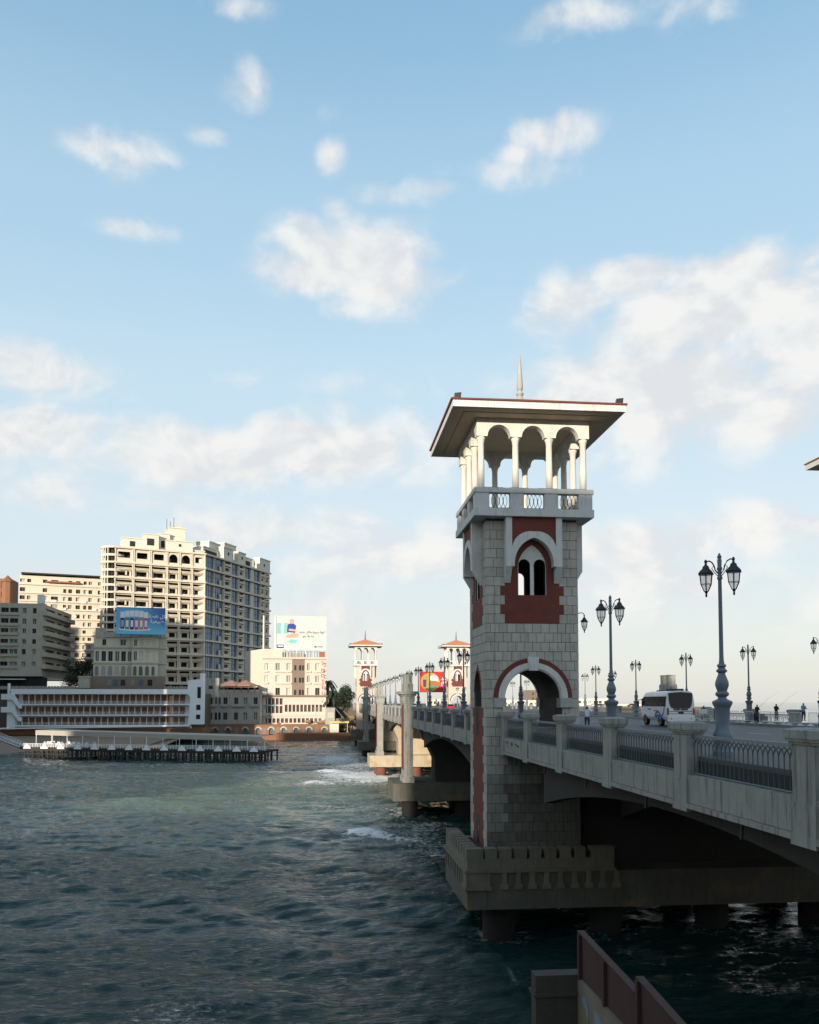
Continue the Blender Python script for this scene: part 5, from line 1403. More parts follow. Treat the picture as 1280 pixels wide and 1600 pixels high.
for r in rowsA:
    b = MB(); b.fbox(F_, -.2, L2_, pz(r[1], 402) - 1.2, pz(r[1], 402) + .8, 0, 2.2); b.build('balcony', 'wall_tan', t)
b = MB(); b.fbox(F, 0, L, z0 - 8, z0 - .3, -14, -2); b.build('shop_front', 'window_dark', t)
b = MB(); b.fbox(F, L * .2, L * .8, z0 - 1.6, z0 - 1.2, -2, 2.5); b.build('awning', 'wall_white', t)
p = at(70, 940, 400); b = MB(); b.box(px(57, 404), px(66, 404), 404, 407, pz(949, 404), pz(936, 404)); b.build('water_tank', 'wall_white', t)
# cream sunlit block behind
cl = [(29, 37), (40, 46), (64, 71), (77, 88), (96, 101), (104, 110), (116, 123), (128, 133), (136, 142), (151, 157)]
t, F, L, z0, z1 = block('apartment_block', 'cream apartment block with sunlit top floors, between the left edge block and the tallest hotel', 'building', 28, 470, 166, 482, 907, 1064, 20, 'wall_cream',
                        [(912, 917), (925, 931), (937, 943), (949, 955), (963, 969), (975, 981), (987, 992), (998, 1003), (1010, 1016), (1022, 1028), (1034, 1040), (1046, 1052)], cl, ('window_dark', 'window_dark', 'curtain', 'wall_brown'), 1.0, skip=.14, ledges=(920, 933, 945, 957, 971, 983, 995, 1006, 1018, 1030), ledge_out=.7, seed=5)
b = MB(); b.fbox(F, .02 * L, .98 * L, z1 + .8, z1 + 1.5, -12, 1.5)
for q in range(9): b.fbox(F, (.04 + q * .115) * L, (.05 + q * .115) * L, z1, z1 + .8, -1, -.6)
b.build('roof_pergola', 'timber_dark', t)
b = MB(); b.fbox(F, .3 * L, .68 * L, z1 - 3.4, z1 - 2.6, 0, 2.0); b.build('roof_awning', 'terracotta', t)
for k, (a, c) in enumerate(((.36, .42), (.5, .53), (.62, .65), (.7, .76), (.84, .88))):
    b = MB(); b.fbox(F, a * L, c * L, z1 - 14 - 4 * (k % 3), z1 - 12.6 - 4 * (k % 3), .02, .9); b.build('air_conditioner', 'wall_white', t)
# red building at the far left
t, F, L, z0, z1 = block('brick_house', 'dark red building with a small conical turret at the left edge', 'building', -50, 490, 15, 492, 912, 1060, 16, 'quay_stone', [(915, 926), (932, 940)], [(-40, -30), (-20, -10), (0, 4), (8, 12)], ('window_dark',), .8)
b = MB(); p = at(12, 910, 492); b.lathe([(3.0, -20), (3.0, 0), (3.6, .2), (3.5, .6), (0.1, 4.0)], (p.x, p.y, p.z), 8); b.build('turret', 'quay_stone', t)
# villa
cv = [(149.3, 155), (159, 166), (169.5, 176.5), (180, 187), (190, 197), (200, 206)]; cw = [(209, 214.5), (218, 224), (228, 234), (238, 243)]
t, F, L, z0, z1 = block('villa', 'old cream villa with rows of arched windows, carrying the blue billboard', 'building', 147, 392, 207, 393, 1000, 1066, 14, 'wall_cream', [(1002, 1011, [(160, 166), (188, 197)]), (1020, 1035, cv)], (), ('window_dark', 'shutter', 'window_dark'), .9, ledges=(1037.5,), ledge_out=.5)
t2F = frame(px(207, 391), 391., math.atan2(1, 30)); Lr = px(248, 392) - px(207, 391)
for (F__, L__, X0, X1, cs) in ((F, L, 147, 207, cv), (t2F, Lr, 207, 248, cw)):
    ua = lambda X: (X - X0) / (X1 - X0) * L__
    b = MB(); zs, zc0 = pz(1057, 392), pz(1045.5, 392)
    us = set([0, L__])
    for c in cs: us |= set(arc_us((ua(c[0]) + ua(c[1])) / 2, (ua(c[1]) - ua(c[0])) / 2, 8, ua(c[0]), ua(c[1])))
    def spv(u):
        for c in cs:
            m_, r_ = (ua(c[0]) + ua(c[1])) / 2, (ua(c[1]) - ua(c[0])) / 2
            if abs(u - m_) < r_: return [(zs - .5, zs), (roundarch(u, m_, r_, zc0), pz(1037, 392))]
        return [(zs - .5, zs + .2), (zs + .2, pz(1037, 392))]
    b.strips(F__, sorted(us), spv, -.3, .25); b.build('arched_storey', 'wall_cream', t)
    for c in cs:
        q = MB(); q.fbox(F__, ua(c[0]), ua(c[1]), zs, zc0 + 1.3, .01, .06); q.build('arched_window', 'curtain' if X0 == 147 else 'shutter', t)
facade(t, (px(207, 391), 391.), (px(248, 392), 392.), pz(1037, 392), pz(998, 392), [((c[0] - 207) / 41 * Lr, (c[1] - 207) / 41 * Lr, pz(b_, 392), pz(a_, 392), 'shutter') for c in cw for a_, b_ in ((1002, 1012), (1020, 1034))], 'wall_cream', .8)
b = MB(); b.fbox(t2F, 0, Lr, pz(1066, 392), pz(999, 392), -12, -.81); b.build('building_body', 'wall_cream', t)
b = MB(); b.lathe([(3.2, pz(1062, 392)), (3.2, pz(998, 392))], (px(248, 395), 395.5, 0), 14); b.build('round_bay', 'wall_tan', t, smooth=40)
for Yl, m_ in ((998, .9), (1015, .5), (1038.5, .6)):
    b = MB(); z = pz(Yl, 392); b.fbox(F, -.5, L, z - .3, z + .4, 0, m_); b.fbox(t2F, 0, Lr + .2, z - .3, z + .4, 0, m_); b.lathe([(3.2 + m_, z - .3), (3.2 + m_, z + .4)], (px(248, 395), 395.5, 0), 14); b.build('cornice', 'wall_tan', t)
b = MB(); b.box(px(158, 397), px(248, 397), 397, 405, pz(998, 397), pz(991, 397)); b.box(px(150, 397), px(163, 397), 396, 401, pz(998, 397), pz(985, 397)); b.build('roof_room', 'wall_tan', t)
b = MB(); z = pz(1058, 388); b.box(px(135, 386), px(258, 386), 386, 388, pz(1078, 386), z); b.build('street_wall', 'wall_brown', t)
for k, X in enumerate((168, 178, 190, 205, 218, 232)):
    q = MB(); q.box(px(X, 385.9), px(X + 7, 385.9), 385.8, 385.99, pz(1072, 386), pz(1063, 386)); q.build('shop_window', ['curtain', 'blue_door', 'window_dark'][k % 3], t)
q = MB(); q.box(px(124, 384), px(141, 384), 384, 387, pz(1076, 384), pz(1060, 384)); q.box(px(123, 383.5), px(142, 383.5), 383.5, 387.2, pz(1060, 384), pz(1058, 384)); o = q.build('kiosk', 'wall_tan', None); o['label'] = 'small tan guard hut with a flat roof left of the villa'; o['category'] = 'hut'
# hotel
ch = [(414, 420), (431, 438), (448, 455), (480, 485), (493, 500)]
t, F, L, z0, z1 = block('hotel', 'small pinkish hotel with the vertical red sign, right of the tallest building', 'building', 411, 415, 510, 417, 1029, 1131, 18, 'wall_pink',
                        [(1037, 1048, ch), (1056, 1066, ch), (1075, 1086, ch), (1122, 1129, cols_even(413, 504, 14, .7, 'window_dark')), (1101, 1112, cols_even(445, 505, 10, .72, 'window_dark')), (1091, 1101, cols_even(413, 443, 5, .75, 'window_dark')), (1103, 1114, cols_even(413, 443, 5, .75, 'window_dark'))], (), ('curtain', 'curtain', 'window_dark'), .8)
for Yl, o_, m_ in ((1029, .9, 'wall_pink'), (1087.5, .9, 'wall_brown'), (1117, .5, 'wall_pink'), (1096, .0, 'wall_pink')):
    if o_: b = MB(); z = pz(Yl, 415); b.fbox(F, -.4, L + .6, z - .4, z + .4, 0, o_); b.build('cornice', m_, t)
b = MB(); b.fbox(F, .46 * L, .66 * L, pz(1088, 415), pz(1031, 415), -.05, .06); b.build('brown_bay', 'wall_brown', t)
for (a, c) in ((.02, .09), (.19, .45), (.67, .76), (.8, .95)):
    b = MB(); b.fbox(F, a * L, c * L, pz(1051, 415), pz(1049, 415), 0, .7); b.fbox(F, a * L, c * L, pz(1069, 415), pz(1067, 415), 0, .7); b.build('window_box', 'wall_pink', t)
for Yv in (1040, 1059, 1078):
    for X in (460, 467.5, 472):
        u = (X - 411) / 99 * L; q = MB(); q.fbox(F, u, u + 1.0, pz(Yv + 8, 415), pz(Yv, 415), .05, .09); q.build('window', 'window_dark', t)
# white gable wall seen at an angle on its left
A3 = (px(383, 440), 440.); B3 = (px(411, 415), 415.)
Fg = frame(A3[0], A3[1], math.atan2(B3[1] - A3[1], B3[0] - A3[0])); Lg = math.hypot(B3[0] - A3[0], B3[1] - A3[1])
b = MB(); b.fbox(Fg, 0, Lg, pz(1131, 420), pz(1016, 420), -10, -.01); b.build('gable_wall', 'wall_lit', t)
b = MB(); b.box(px(412, 418), px(446, 418), 420, 428, z1, z1 + 3); b.box(px(450, 418), px(476, 418), 419, 425, z1 + .3, z1 + 2.6); b.build('roof_plant', 'wall_grey', t)
b = MB()
for q in range(12): b.tube([(px(446 + q * 5, 418), 418 + (q % 2), z1), (px(446 + q * 5, 418), 418 + (q % 2), z1 + 3.4)], .1, 4)
b.tube([(px(446, 418), 418, z1 + 3.2), (px(501, 418), 418, z1 + 3.2)], .1, 4); b.build('roof_frame', 'iron', t)
b = MB(); b.box(px(499, 416), px(508, 416), 416, 417, z1 + .6, z1 + 3.2); b.build('roof_sign', 'terracotta', t)


def text(name, s, loc, rz, size, m, parent, rx=PI / 2, sx=1.0, ext=.06, bold=0.0):
    cu = bpy.data.curves.new(name, 'FONT'); cu.body = s; cu.size = size; cu.align_x = 'CENTER'; cu.align_y = 'CENTER'; cu.extrude = ext; cu.offset = bold; cu.resolution_u = 3
    tmp = bpy.data.objects.new(name, cu); COL.objects.link(tmp); bpy.context.view_layer.update()
    me_ = bpy.data.meshes.new_from_object(tmp.evaluated_get(bpy.context.evaluated_depsgraph_get())); bpy.data.objects.remove(tmp)
    me_.materials.clear(); me_.materials.append(MATS[m])
    o = link(name, me_, parent, loc=Vector(loc) - worldloc(parent)); o.rotation_euler = (rx, 0, rz); o.scale = (sx, 1, 1); return o


for c_, Yc in zip('HOTEL', (1047, 1056, 1065, 1074, 1083)):
    p = at(504.5, Yc, 414.4); text('sign_letter', c_, p, math.atan2(2, 30), 2.3, 'letter_red', t, bold=.06)
p = at(504.5, 1037, 414.4); b = MB(); b.tube([p + Vector((-.8, 0, .8)), p + Vector((.5, 0, 1.0)), p + Vector((-.4, 0, .1)), p + Vector((.7, 0, 0)), p + Vector((-.6, 0, -.8))], .22, 4); b.build('sign_emblem', 'letter_red', t)

# billboard frame helper


def billboard(label, X0, X1, Y0, Y1, y, y2, m, zfoot, cat='billboard', nlegs=3, legm='iron'):
    A, B = (px(X0, y), y), (px(X1, y2), y2); t = thing('billboard', label, cat, (A[0], A[1], zfoot)); ang = math.atan2(B[1] - A[1], B[0] - A[0]); F = frame(A[0], A[1], ang); L = math.hypot(B[0] - A[0], B[1] - A[1])
    z0, z1 = pz(Y1, y), pz(Y0, y); b = MB(); b.fbox(F, 0, L, z0, z1, -.5, 0); b.build('panel', m, t)
    b = MB(); b.fbox(F, -.15, L + .15, z0 - .2, z0, -.6, .1); b.fbox(F, -.15, L + .15, z1, z1 + .2, -.6, .1); b.build('panel_edge', legm, t)
    for k in range(nlegs):
        b = MB(); u = L * (k + .5) / nlegs; b.fbox(F, u - .2, u + .2, zfoot, z0 - .2, -.5, -.15); b.build('support_post', legm, t)
    return t, F, L, z0, z1, ang


t, F, L, z0, z1, ang = billboard('blue billboard showing a row of bottles with white Arabic writing, on the villa roof', 181, 258, 954, 994, 386, 389, 'board_blue', pz(998, 390), nlegs=5)
H_ = z1 - z0; cl_ = ['purple_print', 'green_print', 'navy_print', 'pink_print', 'olive_print', 'pink_print']
b = MB(); b.fpoly(F, [(.05 * L + .33 * L * (1 + math.cos(a)), z0 + H_ * (.2 + .07 * math.sin(a))) for a in np.linspace(0, 2 * PI, 20)[:-1]], 0, .02); b.build('print_plinth', 'letter_white', t)
for k in range(6):
    u = (.085 + k * .095) * L; dz = (.0, .035, .05, .05, .035, 0)[k] * H_
    b = MB(); b.fbox(F, u, u + .088 * L, z0 + .62 * H_ + dz, z0 + .85 * H_ + dz, 0, .035); b.build('bottle_cap', 'letter_white', t)
    b = MB(); b.fbox(F, u + .004 * L, u + .084 * L, z0 + .2 * H_ - dz * .5, z0 + .615 * H_, 0, .03); b.build('bottle_print', cl_[k], t)
    b = MB(); b.fbox(F, u + .018 * L, u + .07 * L, z0 + .28 * H_, z0 + .53 * H_, .031, .045); b.build('bottle_label', 'letter_white' if k != 0 else 'curtain', t)
AR = {1: '\uFE94\uFEC4\uFED8\uFEE7 \uFEDE\uFEDB', 2: '\uFE94\uFEF4\uFECC\uFEF4\uFE92\uFEC3'}
p = Vector(F(.83 * L, z0 + .69 * H_, .05)); text('sign_letters', AR[1], p, ang, 2.15, 'letter_white', t, bold=.06)
p = Vector(F(.83 * L, z0 + .50 * H_, .05)); text('sign_letters', AR[2], p, ang, 2.15, 'letter_white', t, bold=.06)
b = MB()
for q in range(3): b.fbox(F, (.745 + .01 * q) * L, (.925 - .012 * q) * L, z0 + (.36 - .07 * q) * H_, z0 + (.385 - .07 * q) * H_, 0, .02)
b.build('small_print', 'teal_print', t)
t, F, L, z0, z1, ang = billboard('large white billboard with a person and grey Arabic writing, above the hotel roof', 431, 510, 965, 1015, 424, 426, 'board_white', pz(1030, 424), nlegs=6, legm='wall_white'); H_ = z1 - z0
for X in (412, 430.5):
    b = MB(); b.tube([(px(X, 424), 424, pz(1030, 424)), (px(X, 424), 424, pz(964, 424))], .42, 8); b.build('mast', 'wall_white', t)
P_ = lambda nm, m_, pts, w=.03: (lambda b: (b.fpoly(F, [(a * L, z0 + c * H_) for a, c in pts], 0, w), b.build(nm, m_, t)))(MB())
P_('printed_shape', 'teal_print', [(.02, .47), (.1, .47), (.1, .8), (.02, .8)]); P_('printed_shape', 'teal_print', [(.16, .47), (.25, .47), (.25, .8), (.16, .8)]); P_('printed_shape', 'skin_print', [(.2, .34), (.44, .36), (.45, .47), (.36, .5), (.2, .42)], .04)
P_('printed_person', 'navy_print', [(.22, .52), (.38, .5), (.4, .72), (.34, .8), (.28, .8), (.23, .74)], .05); P_('printed_person', 'skin_print', [(.27, .78), (.35, .78), (.36, .9), (.31, .94), (.27, .9)], .06); P_('printed_person', 'skin_print', [(.25, .56), (.4, .54), (.4, .6), (.26, .63)], .065)
P_('printed_shape', 'teal_print', [(.22, .22), (.3, .17), (.38, .17), (.43, .27), (.3, .3)]); P_('printed_shape', 'navy_print', [(.02, .02), (.16, .02), (.16, .13), (.02, .13)]); P_('printed_shape', 'letter_white', [(.04, .07), (.15, .07), (.15, .1), (.04, .1)], .05)
p = Vector(F(.71 * L, z0 + .53 * H_, .06)); text('sign_letters', '\uFEAA\uFEF3\uFEAA\uFE9F \uFEE5\uFE8E\uFEDC\uFEE3 \uFE93\uFEAD\uFEEE\uFEBB \uFE8E\uFEEC\uFEF4\uFEDF', p, ang, 1.5, 'letter_grey', t, bold=.02)
p = Vector(F(.64 * L, z0 + .40 * H_, .06)); text('sign_letters', '\uFEEE\uFEE7\uFEA9 \uFEFC\uFEF3 \uFEEA\uFEE3', p, ang, 1.5, 'letter_grey', t, bold=.02)
P_('small_print', 'terracotta', [(.83, .06), (.93, .06), (.93, .09), (.83, .09)]); P_('small_print', 'letter_grey', [(.76, .05), (.81, .05), (.81, .1), (.76, .1)])
# grey house with pink tents
cg = [(327, 333.5), (337, 340.5), (342.5, 346), (350, 356.5), (367, 373), (381, 388), (397.5, 403.5)]
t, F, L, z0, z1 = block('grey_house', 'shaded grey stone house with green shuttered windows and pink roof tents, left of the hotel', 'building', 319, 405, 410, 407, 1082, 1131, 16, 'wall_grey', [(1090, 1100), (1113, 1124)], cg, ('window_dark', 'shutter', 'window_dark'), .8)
for (a, c) in ((.05, .23), (.3, .42), (.47, .72), (.8, .95)):
    b = MB(); b.fbox(F, a * L, c * L, pz(1104, 405), pz(1100.5, 405), 0, 1.1); b.build('balcony', 'wall_grey', t)
b = MB(); b.fbox(F, 0, .26 * L, z1, pz(1060, 405), -12, -.0); b.build('stair_tower', 'wall_grey', t)
q = MB(); q.fbox(F, .09 * L, .16 * L, pz(1077, 405), pz(1072, 405), .0, .05); q.build('window', 'window_dark', t)
b = MB(); b.fbox(F, .27 * L, .95 * L, z1, z1 + 1.2, -.5, 0); b.build('roof_parapet', 'wall_tan', t)
for X in (362, 384):
    b = MB(); p = at(X, 1072, 410); b.lathe([(6.4, 0), (6.3, .4), (3.5, 1.4), (.2, 2.8)], (p.x, p.y, p.z), 8, PI / 8); b.build('roof_tent', 'roof_pink', t)
b = MB()
for X in (346, 356, 367, 378, 389, 399): b.tube([(px(X, 406), 406, z1), (px(X, 406), 406, pz(1070, 406))], .18, 4)
b.box(px(346, 406), px(400, 406), 405.8, 406.2, pz(1074.5, 406), pz(1072.5, 406)); b.build('tent_frame', 'wall_brown', t)
q = MB(); q.fbox(F, .35 * L, .95 * L, z1, pz(1074, 406), -6, -5.5); q.build('terrace_back', 'window_dark', t)

# air conditioners and washing on the town facades
rd = random.Random(12); acm = shared('ac', lambda m: (m.box(-.55, .55, -.45, 0, 0, .8), m.lathe([(.3, -.02), (.3, .02)], (0, -.47, .4), 8)), 'wall_white', 'air_conditioner')
for ob in [o for o in COL.objects if o.get('category') == 'building' and o.location.y > 300]:
    wins = [c for c in children(ob) if c.name.startswith('window') and c.data.users > 2]; off_ = worldloc(ob)
    for w_ in wins:
        if rd.random() < .16:
            p_ = w_.location + Vector((0, 0, -1.15)) + Matrix.Rotation(w_.rotation_euler.z, 4, 'Z') @ Vector((rd.uniform(.3, 1.5), -.75, 0)); link('air_conditioner', acm, ob, loc=p_, rz=w_.rotation_euler.z)
        elif rd.random() < .08:
            m_ = shared(('cloth', rd.randrange(5)), lambda m: [m.box(.1 + q * .6, .55 + q * .6, -.02, .02, -rd.uniform(.6, 1.3), 0) for q in range(3)], rd.choice(['paint_blue', 'paint_yellow', 'wall_white', 'terracotta', 'cloth_blue']), 'laundry')
            link('laundry', m_, ob, loc=w_.location + Matrix.Rotation(w_.rotation_euler.z, 4, 'Z') @ Vector((.1, -1.15, 0)), rz=w_.rotation_euler.z)

# ------------------------------------------------------------------ beach cabins
cb = thing('beach_cabins', 'long white three-storey row of beach cabins with brown doors', 'building', (-100, 372, -14))
yc = 372.0; off = worldloc(cb)
XL, XR = 22, 297
def slabline(X): return 0
lv = [(1085.3, 1098.9), (1103.8, 1115.2), (1119.8, 1131)]    # opening top, slab top
bb = MB(); bb.box(px(28, yc), px(XR, yc), yc + 3.2, yc + 8, pz(1140, yc), pz(1080, yc)); bb.build('rear_wall', 'cabin_white', cb)
for k, (Yo, Ys) in enumerate(lv):
    x0 = px((34, 29, 24)[k], yc); x1 = px(290, yc)
    b = MB(); b.box(x0 - 1, px(300, yc), yc - .4, yc + 3.3, pz(Ys + 1.6, yc) - .3, pz(Ys + 1.6, yc) + .3); b.build('floor_slab', 'cabin_white', cb)
    n = 26; w = (x1 - x0) / n
    zt_, zb_ = pz(Yo, yc), pz(Ys + 1.6, yc) + .35
    dm = shared(('door', k), lambda m: m.box(.25, w - .25, 0, .15, 0, zt_ - zb_ - .05), 'cabin_door', 'cabin_door')
    pm = shared(('part', k), lambda m: m.box(-.13, .13, -.7, .3, 0, zt_ - zb_), 'cabin_white', 'partition')
    for q in range(n):
        link('cabin_door', dm, cb, loc=Vector((x0 + q * w, yc + 2.9, zb_)) - off); link('partition', pm, cb, loc=Vector((x0 + q * w, yc + 2.9, zb_)) - off)
    b = MB()
    for hh_ in (.5, 1.0): b.box(x0, x1, yc - .3, yc - .22, zb_ + hh_ - .05, zb_ + hh_ + .05)
    for q in range(n * 2 + 1): b.box(x0 + q * w / 2 - .05, x0 + q * w / 2 + .05, yc - .3, yc - .2, zb_, zb_ + 1.05)
    b.build('railing', 'cabin_white', cb)
b = MB(); b.box(px(20, yc), px(XR, yc), yc - .8, yc + 8, pz(1085, yc), pz(1077.5, yc)); b.build('roof_fascia', 'cabin_white', cb)
# left stair flights: folded white parapets
for (Y0,) in ((1085,), (1104.2,)):
    b = MB(); F = frame(px(6, yc), yc - 1.2, 0); k_ = (px(30, yc) - px(6, yc)) / 24
    hgt = pz(Y0, yc)
    b.fpoly(F, [(0, hgt - 2.3), (17 * k_, hgt - 2.3), (28 * k_, hgt - 6), (32 * k_, hgt - 6), (32 * k_, hgt - 4.2), (28 * k_, hgt - 4.2), (20 * k_, hgt), (0, hgt)], -.6, 0); b.build('stair_flight', 'cabin_white', cb)
b = MB(); b.box(px(14, yc), px(27, yc), yc, yc + 5, pz(1138, yc), pz(1092, yc)); b.build('stair_wall', 'cabin_white', cb)
b = MB(); b.hexa([(px(4, yc), yc - 1, pz(1137.5, yc)), (px(300, yc), yc - 1, pz(1134, yc)), (px(300, yc), yc + 3, pz(1134, yc)), (px(4, yc), yc + 3, pz(1137.5, yc)), (px(4, yc), yc - 1, pz(1135.5, yc)), (px(300, yc), yc - 1, pz(1132, yc)), (px(300, yc), yc + 3, pz(1132, yc)), (px(4, yc), yc + 3, pz(1135.5, yc))]); b.build('base_slab', 'cabin_white', cb)
# right hand stair tower
b = MB(); F = frame(px(293, yc), yc - .6, 0); k_ = (px(320, yc) - px(293, yc)) / 27
b.fpoly(F, [(3 * k_, pz(1131, yc)), (26 * k_, pz(1131, yc)), (26 * k_, pz(1053, yc)), (21 * k_, pz(1053, yc)), (21 * k_, pz(1062, yc)), (2 * k_, pz(1064, yc)), (2 * k_, pz(1086, yc)), (6 * k_, pz(1090, yc))], -6, 0); b.build('stair_tower', 'cabin_white', cb)
for (a, c, Y0, Y1) in ((17, 22.5, 1074, 1091), (15.5, 22, 1101, 1109), (15.5, 22, 1116, 1123)):
    q = MB(); q.fbox(F, a * k_, c * k_, pz(Y1, yc), pz(Y0, yc), 0, .04); q.build('opening', 'window_dark', cb)
b = MB(); b.box(px(14, yc), px(17, yc), yc, yc + 1, pz(1086, yc), pz(1069, yc)); b.build('stair_post', 'cabin_white', cb)
b = MB(); b.box(px(2, 377), px(322, 377), 373.5, 404, -14, pz(1137, 377)); o = b.build('cabin_terrace', 'quay_stone', None); o['kind'] = 'structure'
# corniche balustrade above the cabins
b = MB(); b.box(px(-40, 388), px(296, 388), 386.5, 387.1, pz(1078, 388), pz(1074.5, 388))
for k in range(75): x = px(-40, 388) + (px(296, 388) - px(-40, 388)) * k / 74; b.box(x - .35, x + .35, 386.3, 387.3, pz(1078, 388), pz(1073, 388))
o = b.build('corniche_parapet', 'wall_grey', None); o['label'] = 'grey stone balustrade along the seafront road above the white beach cabins'; o['category'] = 'wall'

# ------------------------------------------------------------------ red-brown arcade of the quay
ar = thing('quay_arcade', 'low red-brown arcade of arched stores along the water under the houses', 'arcade', (-40, 402, -17)); off = worldloc(ar)
ya = 402.; cs = [148, 159, 170, 181, 192, 203, 215, 228, 240, 253, 266, 280, 299, 318, 338, 358, 385, 405, 425, 444.5, 464, 484, 508]
F = frame(px(140, ya), ya, 0); L = px(531, ya) - px(140, ya); ua = lambda X: px(X, ya) - px(140, ya)
sc_ = .30
b = MB(); us = {0, L}
for X in cs: us |= set(arc_us(ua(X), .95, 8, ua(X) - .95, ua(X) + .95))
def spq(u):
    for X in cs:
        if abs(u - ua(X)) < .95: return [(roundarch(u, ua(X), .95, pz(1140, ya)), pz(1131.5, ya))]
    return [(pz(1147, ya), pz(1131.5, ya))]
b.strips(F, sorted(us), spq, -1.5, 0); b.build('arcade_wall', 'quay_stone', ar)
rng_ = shared('ring', lambda m: [m.hexa([((r) * math.cos(t), y, r * math.sin(t)) for (t, y, r) in ((PI * k / 8, -.2, 1.0), (PI * k / 8, -.2, 1.7), (PI * (k + 1) / 8, -.2, 1.7), (PI * (k + 1) / 8, -.2, 1.0), (PI * k / 8, 0, 1.0), (PI * k / 8, 0, 1.7), (PI * (k + 1) / 8, 0, 1.7), (PI * (k + 1) / 8, 0, 1.0))]) for k in range(8)], 'arch_ring', 'arch_ring')
dr_ = shared('qdoor', lambda m: m.box(-.95, .95, .7, .9, -1.9, 1.0), 'blue_door', 'arched_door')
for X in cs:
    link('arch_ring', rng_, ar, loc=Vector((px(X, ya), ya, pz(1140, ya))) - off); link('arched_door', dr_, ar, loc=Vector((px(X, ya), ya, pz(1140, ya))) - off)
for k, (c0_, c1_) in enumerate(zip(cs[:-1], cs[1:])):
    if c1_ - c0_ > 15:
        m_ = (c0_ + c1_) / 2; q = MB(); q.box(px(m_ - 3.2, ya), px(m_ + 3.2, ya), ya - .05, ya + .1, pz(1146, ya), pz(1136, ya)); q.build('store_door', 'wall_brown', ar)
b = MB(); b.box(px(516, ya), px(530, ya), ya - .8, ya + 3, pz(1147, ya), pz(1130.5, ya)); b.build('end_house', 'wall_lit', ar)
b = MB(); b.box(px(250, ya), px(432, 398), 397, 402, -18.5, pz(1147.5, 400)); b.box(px(432, 394), px(547, 394), 392, 402, -18.5, pz(1145, 394)); o = b.build('quay_wall', 'quay_stone', ar)
# ------------------------------------------------------------------ bathing jetty
jt = thing('jetty', 'long bathing jetty on dark piles with white railing and a canvas canopy, in the bay', 'jetty', (-50, 262, -17)); off = worldloc(jt)
JA = (px(-30, 285), 285.); JB = (px(417, 253), 253.); F = frame(JA[0], JA[1], math.atan2(JB[1] - JA[1], JB[0] - JA[0])); L = math.hypot(JB[0] - JA[0], JB[1] - JA[1])
jz = pz(1172, 253) ; wd = 10
jf = lambda X: (X + 30) / 447 * L
b = MB(); b.fbox(F, jf(40), L, jz - .5, jz, -wd, 0); b.build('deck', 'timber_dark', jt)
pm = shared('jp', lambda m: m.lathe([(.24, -19), (.24, 0)], (0, 0, 0), 6), 'timber_dark', 'pile'); bm_ = shared('jb', lambda m: m.box(-.12, .12, 0, wd, -.8, -.5), 'timber_dark', 'cross_beam')
for k in range(48):
    u = jf(46) + (L - jf(46) - .4) * k / 47
    for w_ in (-.3, -wd / 2, -wd + .3):
        p = Vector(F(u + (.5 if (k * 7) % 3 == 0 else 0), jz - .5, w_)); link('pile', pm, jt, loc=p - off)
b = MB(); b.fbox(F, jf(46), L, -16.4, -16.15, -.35, -.2); b.fbox(F, jf(46), L, jz - 1.0, jz - .5, -.4, -.15); b.build('brace', 'timber_dark', jt)
b = MB()
for hh_ in (.45, .85, 1.25): b.fbox(F, jf(40), L, jz + hh_ - .05, jz + hh_ + .05, -.12, -.05)
for k in range(90): u = jf(40) + (L - jf(40)) * k / 89; b.fbox(F, u - .04, u + .04, jz, jz + 1.3, -.12, -.02)
for hh_ in (.6, 1.25): b.fbox(F, L - .1, L, jz + hh_ - .05, jz + hh_ + .05, -wd, 0)
b.build('railing', 'cabin_white', jt)
pyr = shared('pyr', lambda m: (m.hexa([(-1.35, -.12, 0), (1.35, -.12, 0), (1.35, .1, 0), (-1.35, .1, 0), (-1.2, -.12, .45), (1.2, -.12, .45), (1.2, .1, .45), (-1.2, .1, .45)]), m.hexa([(-1.0, -.12, .451), (1.0, -.12, .451), (1.0, .1, .451), (-1.0, .1, .451), (-.45, -.12, 1.1), (.45, -.12, 1.1), (.45, .1, 1.1), (-.45, .1, 1.1)]), m.hexa([(-.4, -.12, 1.101), (.4, -.12, 1.101), (.4, .1, 1.101), (-.4, .1, 1.101), (-.12, -.12, 1.6), (.12, -.12, 1.6), (.12, .1, 1.6), (-.12, .1, 1.6)])), 'cabin_white', 'stepped_panel')
for k in range(14):
    X = 29 + k * 26.8 + (0 if k < 13 else -2); p = Vector(F(min(jf(X + 25), L - 1.4) if k else jf(53), jz - .3, .15)); link('stepped_panel', pyr, jt, loc=p - off, rz=math.atan2(JB[1] - JA[1], JB[0] - JA[0]))
# canopy
cz0, cz1 = pz(1157, 257), pz(1149, 257)
b = MB(); b.fpoly(lambda u, v, w: F(u, v, -1.6 - w) , [(jf(60), cz0 + 1.2), (L - .5, cz0), (L - 2.2, cz1 - .2), (jf(60), cz1 + 1.2)], 0, .25)
b.quad(F(jf(60), cz1 + 1.2, -1.85), F(L - 2.2, cz1 - .2, -1.85), F(L - 2.2, cz1, -wd), F(jf(60), cz1 + 1.2, -wd)); b.build('canopy', 'canvas', jt)
for k in range(15):
    u = jf(62) + (L - jf(62) - 1) * k / 14
    for w_ in (-1.5, -wd + .4):
        b = MB(); z = cz0 + 1.2 - 1.2 * (k / 14); b.tube([F(u, jz, w_), F(u, z + .2, w_)], .1, 5); b.build('canopy_post', 'cabin_white', jt)
